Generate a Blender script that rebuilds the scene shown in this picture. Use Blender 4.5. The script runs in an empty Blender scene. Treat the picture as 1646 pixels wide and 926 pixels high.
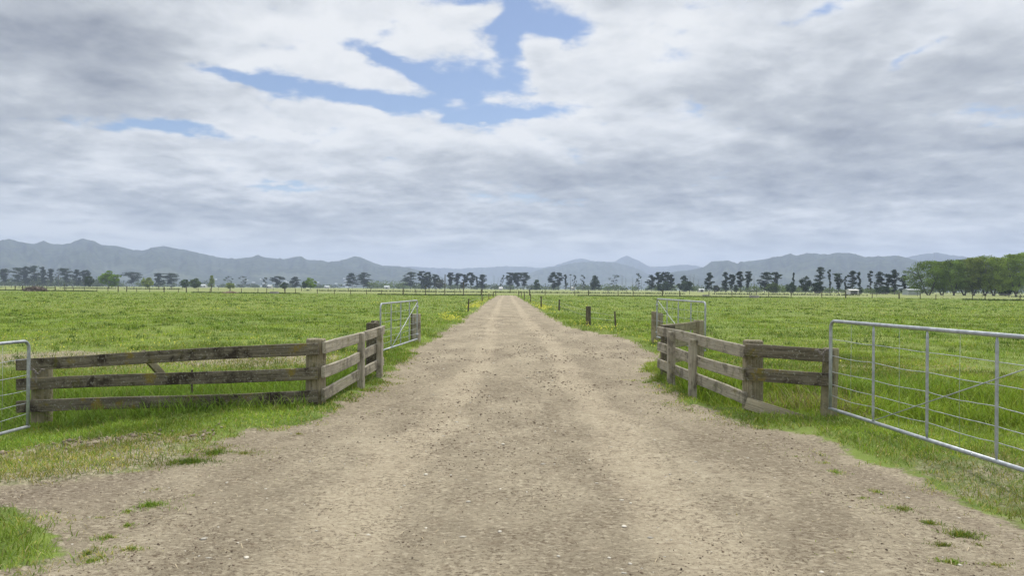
import bpy, math, random
import numpy as np
from mathutils import Vector, Matrix
from math import radians, sin, cos, pi, atan2, sqrt

sc = bpy.context.scene
COL = sc.collection
F = 1189.0            # focal length in photo pixels (1646 wide)
CAMH = 1.55
HY = 464.0            # horizon row in the middle of the photo
ROLL = radians(0.4)

# ------------------------------------------------------------------ camera
cam_d = bpy.data.cameras.new('camera')
cam = bpy.data.objects.new('camera', cam_d); COL.objects.link(cam)
cam_d.sensor_width = 36.0; cam_d.lens = 36.0 * F / 1646.0
cam_d.clip_start = 0.05; cam_d.clip_end = 30000
cam_d.shift_y = 1.0 / 1646.0
_cr, _sr = cos(ROLL), sin(ROLL)
cam.matrix_world = Matrix(((_cr, -_sr, 0, 0), (0, 0, -1, 0), (_sr, _cr, 0, CAMH), (0, 0, 0, 1)))
sc.camera = cam

# ------------------------------------------------------------------ exposure, sun
SUN_EL, SUN_AZ = radians(58), radians(25)       # azimuth clockwise from +Y (ahead)
vs = sc.view_settings
sc.display_settings.display_device = 'sRGB'
vs.view_transform = 'Standard'; vs.look = 'None'; vs.gamma = 1; vs.use_curve_mapping = False
vs.exposure = 1.08
sd = bpy.data.lights.new('sun', 'SUN'); sun = bpy.data.objects.new('sun', sd); COL.objects.link(sun)
sd.energy = 1.5; sd.angle = radians(10); sd.color = (1.0, 0.95, 0.88)
_dir = Vector((sin(SUN_AZ) * cos(SUN_EL), cos(SUN_AZ) * cos(SUN_EL), sin(SUN_EL)))
sun.rotation_euler = _dir.to_track_quat('Z', 'Y').to_euler()
sun.location = (0, 0, 60)
cy = sc.cycles
cy.volume_bounces = 1; cy.max_bounces = 6; cy.diffuse_bounces = 3; cy.glossy_bounces = 2
cy.transmission_bounces = 4; cy.transparent_max_bounces = 8
cy.use_denoising = True

# ------------------------------------------------------------------ node helper
class NT:
    def __init__(s, tree): s.t = tree; s.n = tree.nodes; s.l = tree.links
    def node(s, typ, **kw):
        n = s.n.new(typ)
        for k, v in kw.items():
            if k.startswith('_'): continue
            setattr(n, k, v)
        return n
    def put(s, sock, v):
        if v is None: return
        if isinstance(v, bpy.types.NodeSocket): s.l.new(v, sock)
        else: sock.default_value = v
    def math(s, op, a, b=None, c=None, clamp=False):
        n = s.n.new('ShaderNodeMath'); n.operation = op; n.use_clamp = clamp
        for i, v in enumerate((a, b, c)):
            s.put(n.inputs[i], v)
        return n.outputs[0]
    def vmath(s, op, a, b=None, out=0):
        n = s.n.new('ShaderNodeVectorMath'); n.operation = op
        s.put(n.inputs[0], a)
        if b is not None:
            if op == 'SCALE': s.put(n.inputs[3], b)
            else: s.put(n.inputs[1], b)
        return n.outputs[out]
    def sep(s, v):
        n = s.n.new('ShaderNodeSeparateXYZ'); s.put(n.inputs[0], v); return n.outputs
    def comb(s, x, y, z):
        n = s.n.new('ShaderNodeCombineXYZ')
        for i, v in enumerate((x, y, z)): s.put(n.inputs[i], v)
        return n.outputs[0]
    def noise(s, vec, scale, detail=4, rough=0.55, dist=0.0, color=False, lac=2.0):
        n = s.n.new('ShaderNodeTexNoise'); s.put(n.inputs['Vector'], vec)
        n.inputs['Scale'].default_value = scale; n.inputs['Detail'].default_value = detail
        n.inputs['Roughness'].default_value = rough; n.inputs['Distortion'].default_value = dist
        n.inputs['Lacunarity'].default_value = lac
        return n.outputs['Color' if color else 'Fac']
    def voro(s, vec, scale, out='Distance', feature='F1', rnd=1.0):
        n = s.n.new('ShaderNodeTexVoronoi'); n.feature = feature; s.put(n.inputs['Vector'], vec)
        n.inputs['Scale'].default_value = scale; n.inputs['Randomness'].default_value = rnd
        return n.outputs[out]
    def mapr(s, v, a, b, c=0.0, d=1.0, smooth=True):
        n = s.n.new('ShaderNodeMapRange'); n.interpolation_type = 'SMOOTHSTEP' if smooth else 'LINEAR'
        s.put(n.inputs['Value'], v)
        for k, x in (('From Min', a), ('From Max', b), ('To Min', c), ('To Max', d)): s.put(n.inputs[k], x)
        return n.outputs[0]
    def mix(s, f, a, b, mode='MIX'):
        n = s.n.new('ShaderNodeMix'); n.data_type = 'RGBA'; n.blend_type = mode
        s.put(n.inputs[0], f)
        for i, v in ((6, a), (7, b)):
            if isinstance(v, (tuple, list)): v = tuple(v)[:3] + (1.0,)
            s.put(n.inputs[i], v)
        return n.outputs[2]
    def attr(s, name, out='Fac'):
        n = s.n.new('ShaderNodeAttribute'); n.attribute_name = name; return n.outputs[out]

# ------------------------------------------------------------------ world: Nishita sky behind broken cloud
def pdir(px, py):
    u, v = (px - 823) / F, -(py - HY) / F
    return (u * _cr - v * _sr, 1.0, u * _sr + v * _cr)

world = bpy.data.worlds.new('World'); sc.world = world; world.use_nodes = True
W = NT(world.node_tree); W.n.clear()
world.cycles.sampling_method = 'MANUAL'; world.cycles.sample_map_resolution = 512
geo = W.node('ShaderNodeTexCoord').outputs['Generated']
sky = W.node('ShaderNodeTexSky'); sky.sky_type = 'NISHITA'; sky.sun_disc = False
sky.sun_elevation = SUN_EL; sky.sun_rotation = SUN_AZ; sky.air_density = 1.0; sky.dust_density = 0.6; sky.ozone_density = 1.6
x, y, z = W.sep(W.vmath('NORMALIZE', geo))
zz = W.math('ADD', W.math('MAXIMUM', z, 0.0), 0.19)
P = W.comb(W.math('DIVIDE', x, zz), W.math('DIVIDE', y, zz), 0.0)
az = W.math('ARCTAN2', x, y); el = W.math('ARCSINE', z)
# soften/wobble the region masks so that they get cloud shaped borders
wob = W.noise(P, 2.6, 5, 0.6, color=True)
wx, wy, _ = W.sep(wob)
azw = W.math('ADD', az, W.math('MULTIPLY', W.math('SUBTRACT', wx, 0.5), 0.11))
elw = W.math('ADD', el, W.math('MULTIPLY', W.math('SUBTRACT', wy, 0.5), 0.05))
def blobs(lst):
    tot = None
    for (px, py, rx, ry, k, rot) in lst:
        d = Vector(pdir(px, py)).normalized()
        a0, e0 = atan2(d.x, d.y), math.asin(d.z)
        dx = W.math('SUBTRACT', azw, a0); dy = W.math('SUBTRACT', elw, e0)
        c, s_ = cos(radians(rot)), sin(radians(rot))
        u = W.math('DIVIDE', W.math('ADD', W.math('MULTIPLY', dx, c), W.math('MULTIPLY', dy, s_)), rx / F)
        v = W.math('DIVIDE', W.math('SUBTRACT', W.math('MULTIPLY', dy, c), W.math('MULTIPLY', dx, s_)), ry / F)
        q = W.math('ADD', W.math('MULTIPLY', u, u), W.math('MULTIPLY', v, v))
        g = W.math('MULTIPLY', W.math('POWER', 2.718, W.math('MULTIPLY', q, -1.0)), k)
        tot = g if tot is None else W.math('ADD', tot, g)
    return tot
gaps = blobs([(490, 138, 135, 24, 1.15, -5), (630, 100, 100, 14, 0.95, -22), (745, 140, 70, 38, 1.15, 0), (822, 55, 32, 75, 1.1, 0),
              (900, 34, 75, 26, 1.0, -10), (810, 183, 125, 14, 1.1, 0), (300, 213, 125, 12, 0.95, 0), (620, 163, 75, 13, 0.8, 0), (380, 125, 45, 13, 0.7, 0),
              (1340, 12, 48, 16, 0.7, 20), (1480, 80, 45, 12, 0.8, 25), (450, 298, 90, 6, 0.55, 0), (1010, 20, 40, 14, 0.5, 0), (740, 5, 60, 10, 0.7, 0)])
dark = blobs([(90, 50, 230, 65, 0.85, -12), (60, 110, 200, 60, 0.45, -5), (70, 205, 130, 40, 0.45, 0), (170, 318, 330, 26, 0.42, -5), (1130, 155, 200, 50, 0.35, -8),
              (1330, 220, 420, 80, 0.42, 10), (1000, 275, 420, 40, 0.45, 3), (1580, 190, 160, 90, 0.3, 10), (700, 340, 330, 25, 0.3, 2), (1350, 300, 420, 35, 0.35, 2),
              (560, 250, 160, 18, 0.2, 0), (1300, 390, 200, 12, 0.25, 0)])
lite = blobs([(430, 60, 220, 60, 0.35, -10), (640, 45, 160, 55, 0.45, 0), (950, 140, 180, 60, 0.35, 0), (1050, 50, 140, 60, 0.3, 0),
              (1400, 95, 220, 70, 0.2, 10), (720, 215, 330, 22, 0.35, 0), (330, 150, 130, 40, 0.3, -10), (90, 150, 160, 14, 0.25, 0), (140, 370, 180, 9, 0.3, 0), (760, 418, 500, 9, 0.35, 0)])
def cloud_density(Q, det):
    a_ = W.noise(Q, 1.7, 4, 0.55, 0.2)
    f_ = W.noise(W.vmath('ADD', Q, (13.1, 4.2, 0)), 5.2, det, 0.58, 0.1)
    Qw = W.vmath('ADD', Q, W.vmath('SCALE', W.noise(Q, 6.0, 4, 0.6, 0.0, color=True), 0.22))
    def vor(sc_):
        n = W.node('ShaderNodeTexVoronoi'); n.feature = 'SMOOTH_F1' if sc_ < 5 else 'F1'
        if sc_ < 5: n.inputs['Smoothness'].default_value = .55
        W.put(n.inputs['Vector'], Qw); n.inputs['Scale'].default_value = sc_
        return W.math('SUBTRACT', 0.95, n.outputs['Distance'])
    p_ = W.math('ADD', W.math('MULTIPLY', vor(3.6), 0.62), W.math('MULTIPLY', vor(9.5), 0.38))
    m_ = W.math('ADD', W.math('MULTIPLY', f_, 0.62), W.math('MULTIPLY', p_, 0.36))
    return W.math('ADD', W.math('MULTIPLY', a_, 0.65), W.math('MULTIPLY', m_, 0.95))
d0 = cloud_density(P, 9)
d1 = cloud_density(W.vmath('ADD', P, (0.010, -0.055, 0.0)), 8)
n3 = W.noise(W.vmath('ADD', P, (3.1, 44.2, 0)), 1.1, 7, 0.58, 0.3)
n4 = W.noise(W.vmath('ADD', P, (31.1, 4.9, 0)), 2.6, 8, 0.60, 0.5)
dens = W.math('SUBTRACT', d0, W.math('MULTIPLY', gaps, 0.37))
fine = W.noise(P, 17.0, 6, 0.6, 0.4)
cover = W.mapr(W.math('ADD', dens, W.math('MULTIPLY', W.math('SUBTRACT', fine, 0.5), 0.22)), 0.445, 0.665)
relief = W.math('SUBTRACT', d1, d0)
body = W.mapr(dens, 0.56, 1.02, -0.30, 0.26)
shade = W.math('ADD', W.math('MULTIPLY', W.math('SUBTRACT', n3, 0.5), 1.1), W.math('MULTIPLY', W.math('SUBTRACT', n4, 0.5), 1.5))
tone = W.math('ADD', W.math('ADD', shade, W.math('ADD', body, W.math('MULTIPLY', relief, 2.4))), W.math('SUBTRACT', dark, lite))
tone = W.math('ADD', W.math('MULTIPLY', W.math('SUBTRACT', tone, 0.15), W.mapr(el, 0.0, 0.22, 1.75, 1.0)), 0.15)
tone = W.mapr(tone, -0.60, 1.16, 0.0, 1.0, smooth=False)
cr = W.node('ShaderNodeValToRGB'); W.put(cr.inputs[0], tone)
els = cr.color_ramp.elements
els[0].position = 0.0; els[0].color = (0.88, 0.893, 0.905, 1)
els[1].position = 1.0; els[1].color = (0.27, 0.295, 0.345, 1)
e = els.new(0.25); e.color = (0.735, 0.76, 0.79, 1)
e = els.new(0.53); e.color = (0.525, 0.553, 0.588, 1)
EXPG = 2 ** vs.exposure
cloud = W.vmath('SCALE', cr.outputs[0], W.math('MULTIPLY', W.mapr(el, 0.42, 0.95, 1.0, 2.3), 1.0 / EXPG))  # cloud high overhead, out of view, is boosted to add light to the scene
hz = W.mapr(el, 0.0, 0.13, 0.45, 0.0)
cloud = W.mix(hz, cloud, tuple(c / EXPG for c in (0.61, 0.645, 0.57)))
hz2 = W.math('MULTIPLY', hz, 0.6)
blue = W.vmath('SCALE', W.vmath('MULTIPLY', sky.outputs[0], (.90, .92, 1.0)), 0.050)
cov = W.math('MAXIMUM', cover, W.mapr(el, 0.05, 0.16, 1.0, 0.0))
# behind the viewer and overhead: mostly cloud as well
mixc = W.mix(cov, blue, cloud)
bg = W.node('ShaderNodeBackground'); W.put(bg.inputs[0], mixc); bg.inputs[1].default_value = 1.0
wo = W.node('ShaderNodeOutputWorld'); W.l.new(bg.outputs[0], wo.inputs[0])

# ------------------------------------------------------------------ numeric helpers
rng = np.random.default_rng(7)
random.seed(11)
def _hash(ix, iy, s):
    h = (ix.astype(np.int64) * 374761393 + iy.astype(np.int64) * 668265263 + s * 1442695041) & 0xffffffff
    h = ((h ^ (h >> 13)) * 1274126177) & 0xffffffff
    return ((h ^ (h >> 16)) & 0xffff) / 65535.0
def vnoise(x, y, s=0):
    x = np.asarray(x, float); y = np.asarray(y, float)
    ix = np.floor(x); iy = np.floor(y); fx = x - ix; fy = y - iy
    fx = fx * fx * (3 - 2 * fx); fy = fy * fy * (3 - 2 * fy)
    a = _hash(ix, iy, s); b = _hash(ix + 1, iy, s); c = _hash(ix, iy + 1, s); d = _hash(ix + 1, iy + 1, s)
    return (a * (1 - fx) + b * fx) * (1 - fy) + (c * (1 - fx) + d * fx) * fy
def fbm(x, y, o=4, s=0, g=0.5):
    t = 0; a = 1; n = 0
    for i in range(o):
        t = t + a * vnoise(np.asarray(x) * 2 ** i + 17 * i, np.asarray(y) * 2 ** i - 9 * i, s + i); n += a; a *= g
    return t / n
def ss(a, b, x):
    t = np.clip((np.asarray(x, float) - a) / (b - a), 0, 1); return t * t * (3 - 2 * t)
def gpix(px, py, h=0.0):
    d = pdir(px, py); t = (CAMH - h) / -d[2]; return (d[0] * t, t)
def at(px, Z):
    """X of the vertical plane through photo column px at depth Z"""
    return (px - 823) / F * Z

# track edges as functions of depth
EL = [gpix(*p) for p in ((800, 476), (787, 485), (772, 500), (745, 520), (715, 541), (698, 554), (652, 586), (644, 605), (614, 632), (590, 648),
                         (549, 675), (495, 687), (425, 706), (350, 724), (273, 760), (197, 767), (91, 781))]
EL += [(-4.3, 5.5), (-13, 5.35), (-13, 5.15), (-3.3, 5.1), (-2.85, 4.75), (-2.42, 4.24), (-2.45, 4.06), (-2.6, 3.8), (-2.8, 3.0), (-4.5, 1.0), (-6, -10)]
ER = [gpix(*p) for p in ((828, 476), (852, 492), (876, 510), (913, 529.5), (987, 543), (1028, 564), (1050, 572))]
ER += [(3.05, 15.9), (2.62, 14.9), (2.44, 14.2), (2.17, 12.7), (2.20, 11.4)] + [gpix(*p) for p in ((1101, 661), (1157, 683), (1213, 693), (1281, 710),
       (1365, 736), (1465, 769), (1531, 809), (1581, 846), (1646, 885))] + [(3.3, 3.0), (4.5, 1.0), (6, -10)]
EL = np.array(sorted(EL, key=lambda p: p[1])); ER = np.array(sorted(ER, key=lambda p: p[1]))
TEND = 168.0
def Ledge(y):
    return np.interp(y, EL[:, 1], EL[:, 0]) + (vnoise(np.asarray(y) * 1.3, 0 * np.asarray(y), 5) - .5) * .35 + (vnoise(np.asarray(y) * 5, 0 * np.asarray(y), 6) - .5) * .16
def Redge(y):
    return np.interp(y, ER[:, 1], ER[:, 0]) + (vnoise(np.asarray(y) * 1.3, 0 * np.asarray(y), 8) - .5) * .35 + (vnoise(np.asarray(y) * 5, 0 * np.asarray(y), 9) - .5) * .16
def tin(x, y):
    """signed distance-like value: >0 inside the track"""
    return np.where(np.asarray(y) < TEND, np.minimum(x - Ledge(y), Redge(y) - x), -1.0)

def ditch(x, y):
    x = np.asarray(x, float); y = np.asarray(y, float)
    yr = 10.9 - 0.5 * np.clip(x - 3, 0, 7); yl = 10.75 + 0 * x
    yc = np.where(x > 0, yr, yl)
    q = np.clip(np.abs(y - yc) / 1.45, 0, 1)
    return (0.5 + 0.5 * np.cos(pi * q)) * ss(2.45, 2.95, np.abs(x))
def H0(x, y):
    x = np.asarray(x, float); y = np.asarray(y, float)
    h = -0.62 * ditch(x, y)
    h = h - 0.30 * ss(3.0, 6.2, -x) * ss(5.2, 8.0, y) * (1 - ss(11.5, 14.0, y))
    t = tin(x, y)
    out = ss(0.0, 0.5, -t)
    h = h + out * 0.05 * ss(5, 8, y) * (1 - ss(60, 100, y))
    w = ss(4.0, 9.0, y) * 0.03 * ss(0, 1.5, t)
    return h + w
def H(x, y):
    x = np.asarray(x, float); y = np.asarray(y, float)
    near = 1 - ss(30, 90, y)
    t = tin(x, y); out = ss(-0.15, 0.35, -t)
    m = (fbm(x * 1.7, y * 1.7, 3, 21) - .5) * .09 * out + (fbm(x * 9, y * 9, 2, 31) - .5) * .035 * out
    m = m + (1 - out) * ((fbm(x * 1.4, y * .6, 3, 41) - .5) * .035 + (fbm(x * 9, y * 9, 3, 51, .7) - .5) * .030)
    return H0(x, y) + m * near

def make_mesh(name, verts, faces_flat, face_sizes, mat, parent=None, cols=None, smooth=False, attrs=None):
    me = bpy.data.meshes.new(name)
    verts = np.asarray(verts, np.float32)
    me.vertices.add(len(verts)); me.vertices.foreach_set('co', verts.ravel())
    faces_flat = np.asarray(faces_flat, np.int32); face_sizes = np.asarray(face_sizes, np.int32)
    me.loops.add(len(faces_flat)); me.loops.foreach_set('vertex_index', faces_flat)
    me.polygons.add(len(face_sizes))
    st = np.concatenate(([0], np.cumsum(face_sizes)[:-1])).astype(np.int32)
    me.polygons.foreach_set('loop_start', st); me.polygons.foreach_set('loop_total', face_sizes)
    if smooth: me.polygons.foreach_set('use_smooth', np.ones(len(face_sizes), bool))
    if cols is not None:
        a = me.attributes.new('col', 'FLOAT_COLOR', 'POINT')
        c4 = np.ones((len(verts), 4), np.float32); c4[:, :3] = cols; a.data.foreach_set('color', c4.ravel())
    for k, v in (attrs or {}).items():
        a = me.attributes.new(k, 'FLOAT', 'POINT'); a.data.foreach_set('value', np.asarray(v, np.float32).ravel())
    me.update(calc_edges=True)
    if mat: me.materials.append(mat)
    o = bpy.data.objects.new(name, me); COL.objects.link(o)
    if parent: o.parent = parent
    return o
def grid_faces(nr, nc):
    i = np.arange(nr * nc).reshape(nr, nc)
    q = np.stack([i[:-1, :-1], i[:-1, 1:], i[1:, 1:], i[1:, :-1]], -1).reshape(-1, 4)
    return q
def tag(o, label=None, cat=None, group=None, kind=None):
    for k, v in (('label', label), ('category', cat), ('group', group), ('kind', kind)):
        if v: o[k] = v
    return o
def empty(name, loc, rz=0.0, label=None, cat=None, group=None):
    o = bpy.data.objects.new(name, None); COL.objects.link(o); o.location = loc; o.rotation_euler = (0, 0, rz)
    o.empty_display_size = 0.2
    return tag(o, label, cat, group)

# ------------------------------------------------------------------ materials
def mat(name):
    m = bpy.data.materials.new(name); m.use_nodes = True
    t = NT(m.node_tree); b = m.node_tree.nodes['Principled BSDF']; b.inputs['Specular IOR Level'].default_value = 0.3
    return m, t, b
def bump(t, b, h, dist=0.01, strength=1.0):
    n = t.node('ShaderNodeBump'); n.inputs['Strength'].default_value = strength; n.inputs['Distance'].default_value = dist
    t.put(n.inputs['Height'], h); t.l.new(n.outputs[0], b.inputs['Normal'])

def dirt(t, pos, rut_in):
    """dry sandy track soil with dark crumbs, pale dust and a few pale stones: returns colour and height"""
    st = t.vmath('MULTIPLY', pos, (1.0, 0.45, 1.0))
    a1 = t.noise(st, 1.1, 6, .62, .3); a2 = t.noise(pos, 7, 6, .68); a3 = t.noise(pos, 42, 5, .7); a4 = t.noise(pos, 130, 3, .6)
    base = t.mix(t.mapr(a1, .34, .66), (.232, .196, .137), (.358, .309, .218))
    rut = t.math('MULTIPLY', t.math('SUBTRACT', a1, .5), .8)
    if rut_in is not None: rut = t.math('ADD', rut_in, rut)
    base = t.mix(t.mapr(rut, .2, .85, 0, .36), base, (.50, .425, .30))
    base = t.mix(t.mapr(a2, .50, .70, 0, .5), base, (.215, .168, .115))
    base = t.mix(t.mapr(rut, -.15, -.75, 0, .65), base, (.225, .185, .135))
    a5 = t.noise(t.vmath('MULTIPLY', pos, (1.0, 1.6, 1.0)), 19, 5, .7)
    dk = t.mapr(t.noise(pos, 1.7, 4, .6), .35, .65, .25, 1.0)
    base = t.mix(t.math('MULTIPLY', t.mapr(a5, .53, .60, 0, .68), dk), base, (.125, .094, .064))
    base = t.mix(t.math('MULTIPLY', t.mapr(a3, .54, .61, 0, .8), t.mapr(dk, 0, 1, .45, 1)), base, (.105, .078, .053))
    base = t.mix(t.mapr(a5, .46, .38, 0, .5), base, (.52, .455, .335))
    base = t.mix(t.mapr(a4, .60, .72, 0, .55), base, (.12, .088, .058))
    cl = t.mapr(t.voro(t.vmath('MULTIPLY', pos, (22.0, 60.0, 22.0)), 1.0), .26, .12)
    msk = t.mapr(t.noise(pos, 2.5, 5, .7), .50, .66)
    base = t.mix(t.math('MULTIPLY', t.math('MULTIPLY', cl, msk), .6), base, (.115, .083, .058))
    ston = t.mapr(t.voro(pos, 9.0), .10, .065); smk = t.mapr(t.noise(pos, 21, 2, .5), .60, .68)
    base = t.mix(t.math('MULTIPLY', ston, smk), base, (.66, .62, .53))
    hh = t.math('ADD', t.math('MULTIPLY', a2, .6), t.math('ADD', t.math('MULTIPLY', a3, .6), t.math('MULTIPLY', a4, .3)))
    return base, t.math('ADD', hh, a5)

# ground
m_ground, t, b = mat('pasture_ground')
pos = t.node('ShaderNodeNewGeometry').outputs['Position']
n_a = t.noise(pos, 0.05, 4, .6); n_b = t.noise(pos, 0.55, 5, .65); n_c = t.noise(pos, 4.5, 5, .7); n_d = t.noise(pos, 30, 4, .7)
g = t.mix(t.mapr(n_b, .35, .68), (.110, .158, .036), (.195, .255, .058))
g = t.mix(t.mapr(n_a, .40, .65, 0, .5), g, (.20, .215, .055))
g = t.mix(t.mapr(n_c, .52, .70, 0, .45), g, (.055, .080, .024))
g = t.mix(t.mapr(n_d, .50, .75, 0, .4), g, (.15, .18, .05))
dry = t.attr('dry'); soil = t.attr('soil'); far = t.attr('far')
dn = t.mapr(t.math('ADD', dry, t.math('MULTIPLY', t.math('SUBTRACT', t.noise(pos, 2.2, 5, .7), .5), 1.1)), .35, .75)
g = t.mix(dn, g, t.mix(t.mapr(n_d, .4, .6), (.15, .135, .085), (.36, .32, .22)))
g = t.mix(far, g, t.mix(n_a, (.25, .26, .10), (.17, .21, .065)))
sn = t.mapr(t.math('ADD', soil, t.math('MULTIPLY', t.math('SUBTRACT', t.noise(pos, 5.0, 6, .75), .5), 1.5)), .36, .66)
sc1, shh = dirt(t, pos, None)
g = t.mix(sn, g, sc1)
t.put(b.inputs['Base Color'], g); b.inputs['Roughness'].default_value = .95; b.inputs['Specular IOR Level'].default_value = .1
hmix = t.math('ADD', t.math('MULTIPLY', t.math('ADD', t.math('MULTIPLY', n_c, .6), n_d), t.math('SUBTRACT', 1.0, sn)), t.math('MULTIPLY', shh, sn))
bump(t, b, hmix, .022, 1.0)

# track
m_track, t, b = mat('dirt_track')
pos = t.node('ShaderNodeNewGeometry').outputs['Position']
base, hh = dirt(t, pos, t.attr('rut'))
t.put(b.inputs['Base Color'], base); b.inputs['Roughness'].default_value = .95; b.inputs['Specular IOR Level'].default_value = .1
bump(t, b, hh, .022, 1.0)

def leafmat(name, trans=.25, rough=.6):
    m, t, b = mat(name)
    c = t.attr('col', 'Color')
    t.put(b.inputs['Base Color'], c); b.inputs['Roughness'].default_value = rough; b.inputs['Specular IOR Level'].default_value = .08
    if trans:
        tr = t.node('ShaderNodeBsdfTranslucent'); t.put(tr.inputs[0], t.vmath('MULTIPLY', c, (1.15, 1.25, .6)))
        mx = t.node('ShaderNodeMixShader'); mx.inputs[0].default_value = trans
        t.l.new(b.outputs[0], mx.inputs[1]); t.l.new(tr.outputs[0], mx.inputs[2])
        t.l.new(mx.outputs[0], m.node_tree.nodes['Material Output'].inputs[0])
    return m
m_grass = leafmat('grass_blade', .30, .5)
m_leaf = leafmat('tree_leaf', .30, .6)
m_plain, t, b = mat('matte_vertex_colour'); t.put(b.inputs['Base Color'], t.attr('col', 'Color')); b.inputs['Roughness'].default_value = .9

def woodmat(name, c_dark, c_light, lichen, moss, dark):
    m, t, b = mat(name)
    oc = t.node('ShaderNodeTexCoord').outputs['Object']
    rnd = t.node('ShaderNodeObjectInfo').outputs['Random']
    off = t.comb(t.math('MULTIPLY', rnd, 37.0), t.math('MULTIPLY', rnd, 11.0), t.math('MULTIPLY', rnd, 23.0))
    p = t.vmath('ADD', oc, off)
    gr = t.noise(t.vmath('MULTIPLY', p, (1.6, 40, 40)), 1.0, 6, .62, .25)
    gr2 = t.noise(t.vmath('MULTIPLY', p, (5, 160, 160)), 1.0, 4, .6)
    pt = t.noise(p, 2.6, 6, .68); pt2 = t.noise(t.vmath('ADD', p, (5, 9, 2)), 4.5, 6, .72); pt3 = t.noise(t.vmath('ADD', p, (1, 19, 7)), 38, 4, .65)
    c = t.mix(t.mapr(gr, .3, .7), c_dark, c_light)
    c = t.mix(t.mapr(gr2, .52, .70, 0, .6), c, tuple(v * .35 for v in c_dark))
    c = t.mix(t.mapr(pt, .50, .62, 0, dark), c, (.030, .023, .018))
    c = t.mix(t.mapr(pt2, .54, .68, 0, moss), c, (.085, .085, .022))
    c = t.mix(t.math('MULTIPLY', t.mapr(pt, .50, .40), t.mapr(pt2, .50, .62, 0, lichen)), c, (.20, .155, .04))
    c = t.mix(t.mapr(pt3, .575, .65, 0, .6), c, (.33, .33, .28))
    kn = t.mapr(t.voro(t.vmath('MULTIPLY', p, (1.3, 5, 5)), 1.0), .13, .07, 0, .6)
    c = t.mix(kn, c, (.04, .028, .02))
    # stained nail heads bleed: none; keep fibres
    t.put(b.inputs['Base Color'], c); b.inputs['Roughness'].default_value = .92; b.inputs['Specular IOR Level'].default_value = .15
    bump(t, b, t.math('ADD', gr, t.math('MULTIPLY', gr2, .7)), .008, .9)
    return m
m_wood_old = woodmat('lichened_board', (.085, .074, .053), (.205, .182, .135), .95, .85, .90)
m_wood_grey = woodmat('weathered_board', (.265, .24, .185), (.42, .385, .30), .30, .65, .55)
m_wood_post = woodmat('fence_post_wood', (.19, .17, .11), (.34, .30, .20), .15, .75, .30)
m_wood_dark = woodmat('dark_fence_wood', (.075, .068, .048), (.15, .13, .09), .1, .5, .6)
# posts: grain runs along Z -> same material, object built along X and rotated

m_galv, t, b = mat('galvanised_steel')
oc = t.node('ShaderNodeTexCoord').outputs['Object']
gn = t.noise(oc, 14, 5, .65); gn2 = t.noise(oc, 90, 3, .6)
c = t.mix(t.mapr(gn, .35, .65), (.31, .33, .355), (.45, .475, .50)); c = t.mix(t.mapr(gn2, .58, .72, 0, .35), c, (.25, .25, .25))
c = t.mix(t.mapr(t.noise(oc, 5, 6, .75), .62, .72, 0, .5), c, (.20, .15, .11))
t.put(b.inputs['Base Color'], c); b.inputs['Metallic'].default_value = .45; b.inputs['Roughness'].default_value = .48
bump(t, b, gn2, .001, .3)
m_wire, t, b = mat('fence_wire'); b.inputs['Base Color'].default_value = (.42, .43, .42, 1); b.inputs['Metallic'].default_value = .5; b.inputs['Roughness'].default_value = .5
m_chain, t, b = mat('rusty_chain'); oc = t.node('ShaderNodeTexCoord').outputs['Object']
t.put(b.inputs['Base Color'], t.mix(t.noise(oc, 60, 3, .6), (.11, .075, .06), (.33, .32, .30))); b.inputs['Metallic'].default_value = .5; b.inputs['Roughness'].default_value = .6
m_bark, t, b = mat('tree_bark'); oc = t.node('ShaderNodeTexCoord').outputs['Object']
t.put(b.inputs['Base Color'], t.mix(t.noise(t.vmath('MULTIPLY', oc, (4, 4, .7)), 1.0, 5, .7), (.045, .038, .032), (.13, .115, .10))); b.inputs['Roughness'].default_value = .95
m_white, t, b = mat('pale_painted_wall'); b.inputs['Base Color'].default_value = (.50, .50, .49, 1); b.inputs['Roughness'].default_value = .7
m_iron, t, b = mat('pale_iron_roof'); b.inputs['Base Color'].default_value = (.42, .45, .46, 1); b.inputs['Roughness'].default_value = .5
m_shed, t, b = mat('grey_shed_wall'); oc = t.node('ShaderNodeTexCoord').outputs['Object']
wv = t.math('SINE', t.math('MULTIPLY', t.sep(oc)[0], 16.0))
t.put(b.inputs['Base Color'], t.mix(t.mapr(wv, -1, 1), (.27, .31, .32), (.33, .37, .38))); b.inputs['Roughness'].default_value = .6
m_opening, t, b = mat('dark_opening'); b.inputs['Base Color'].default_value = (.02, .02, .022, 1)
m_roof, t, b = mat('red_brown_roof'); b.inputs['Base Color'].default_value = (.20, .11, .08, 1)
m_conc, t, b = mat('trough_concrete'); oc = t.node('ShaderNodeTexCoord').outputs['Object']
t.put(b.inputs['Base Color'], t.mix(t.noise(oc, 3, 4, .6), (.13, .125, .11), (.24, .23, .20))); b.inputs['Roughness'].default_value = .9
m_water, t, b = mat('trough_water'); b.inputs['Base Color'].default_value = (.03, .04, .04, 1); b.inputs['Roughness'].default_value = .05
m_hill, t, b = mat('bush_clad_hill')
pos = t.node('ShaderNodeNewGeometry').outputs['Position']
h1 = t.noise(pos, .0022, 6, .6); h2 = t.noise(pos, .02, 5, .7); h3 = t.noise(pos, .0045, 5, .65)
c = t.mix(t.mapr(h2, .3, .7), (.012, .017, .013), (.060, .074, .042))
zc = t.sep(pos)[2]
low = t.mapr(zc, 40, 170, 1, 0)
c = t.mix(t.math('MULTIPLY', t.mapr(h3, .50, .62), low), c, (.085, .095, .065))
t.put(b.inputs['Base Color'], c); b.inputs['Roughness'].default_value = 1; b.inputs['Specular IOR Level'].default_value = 0

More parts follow.
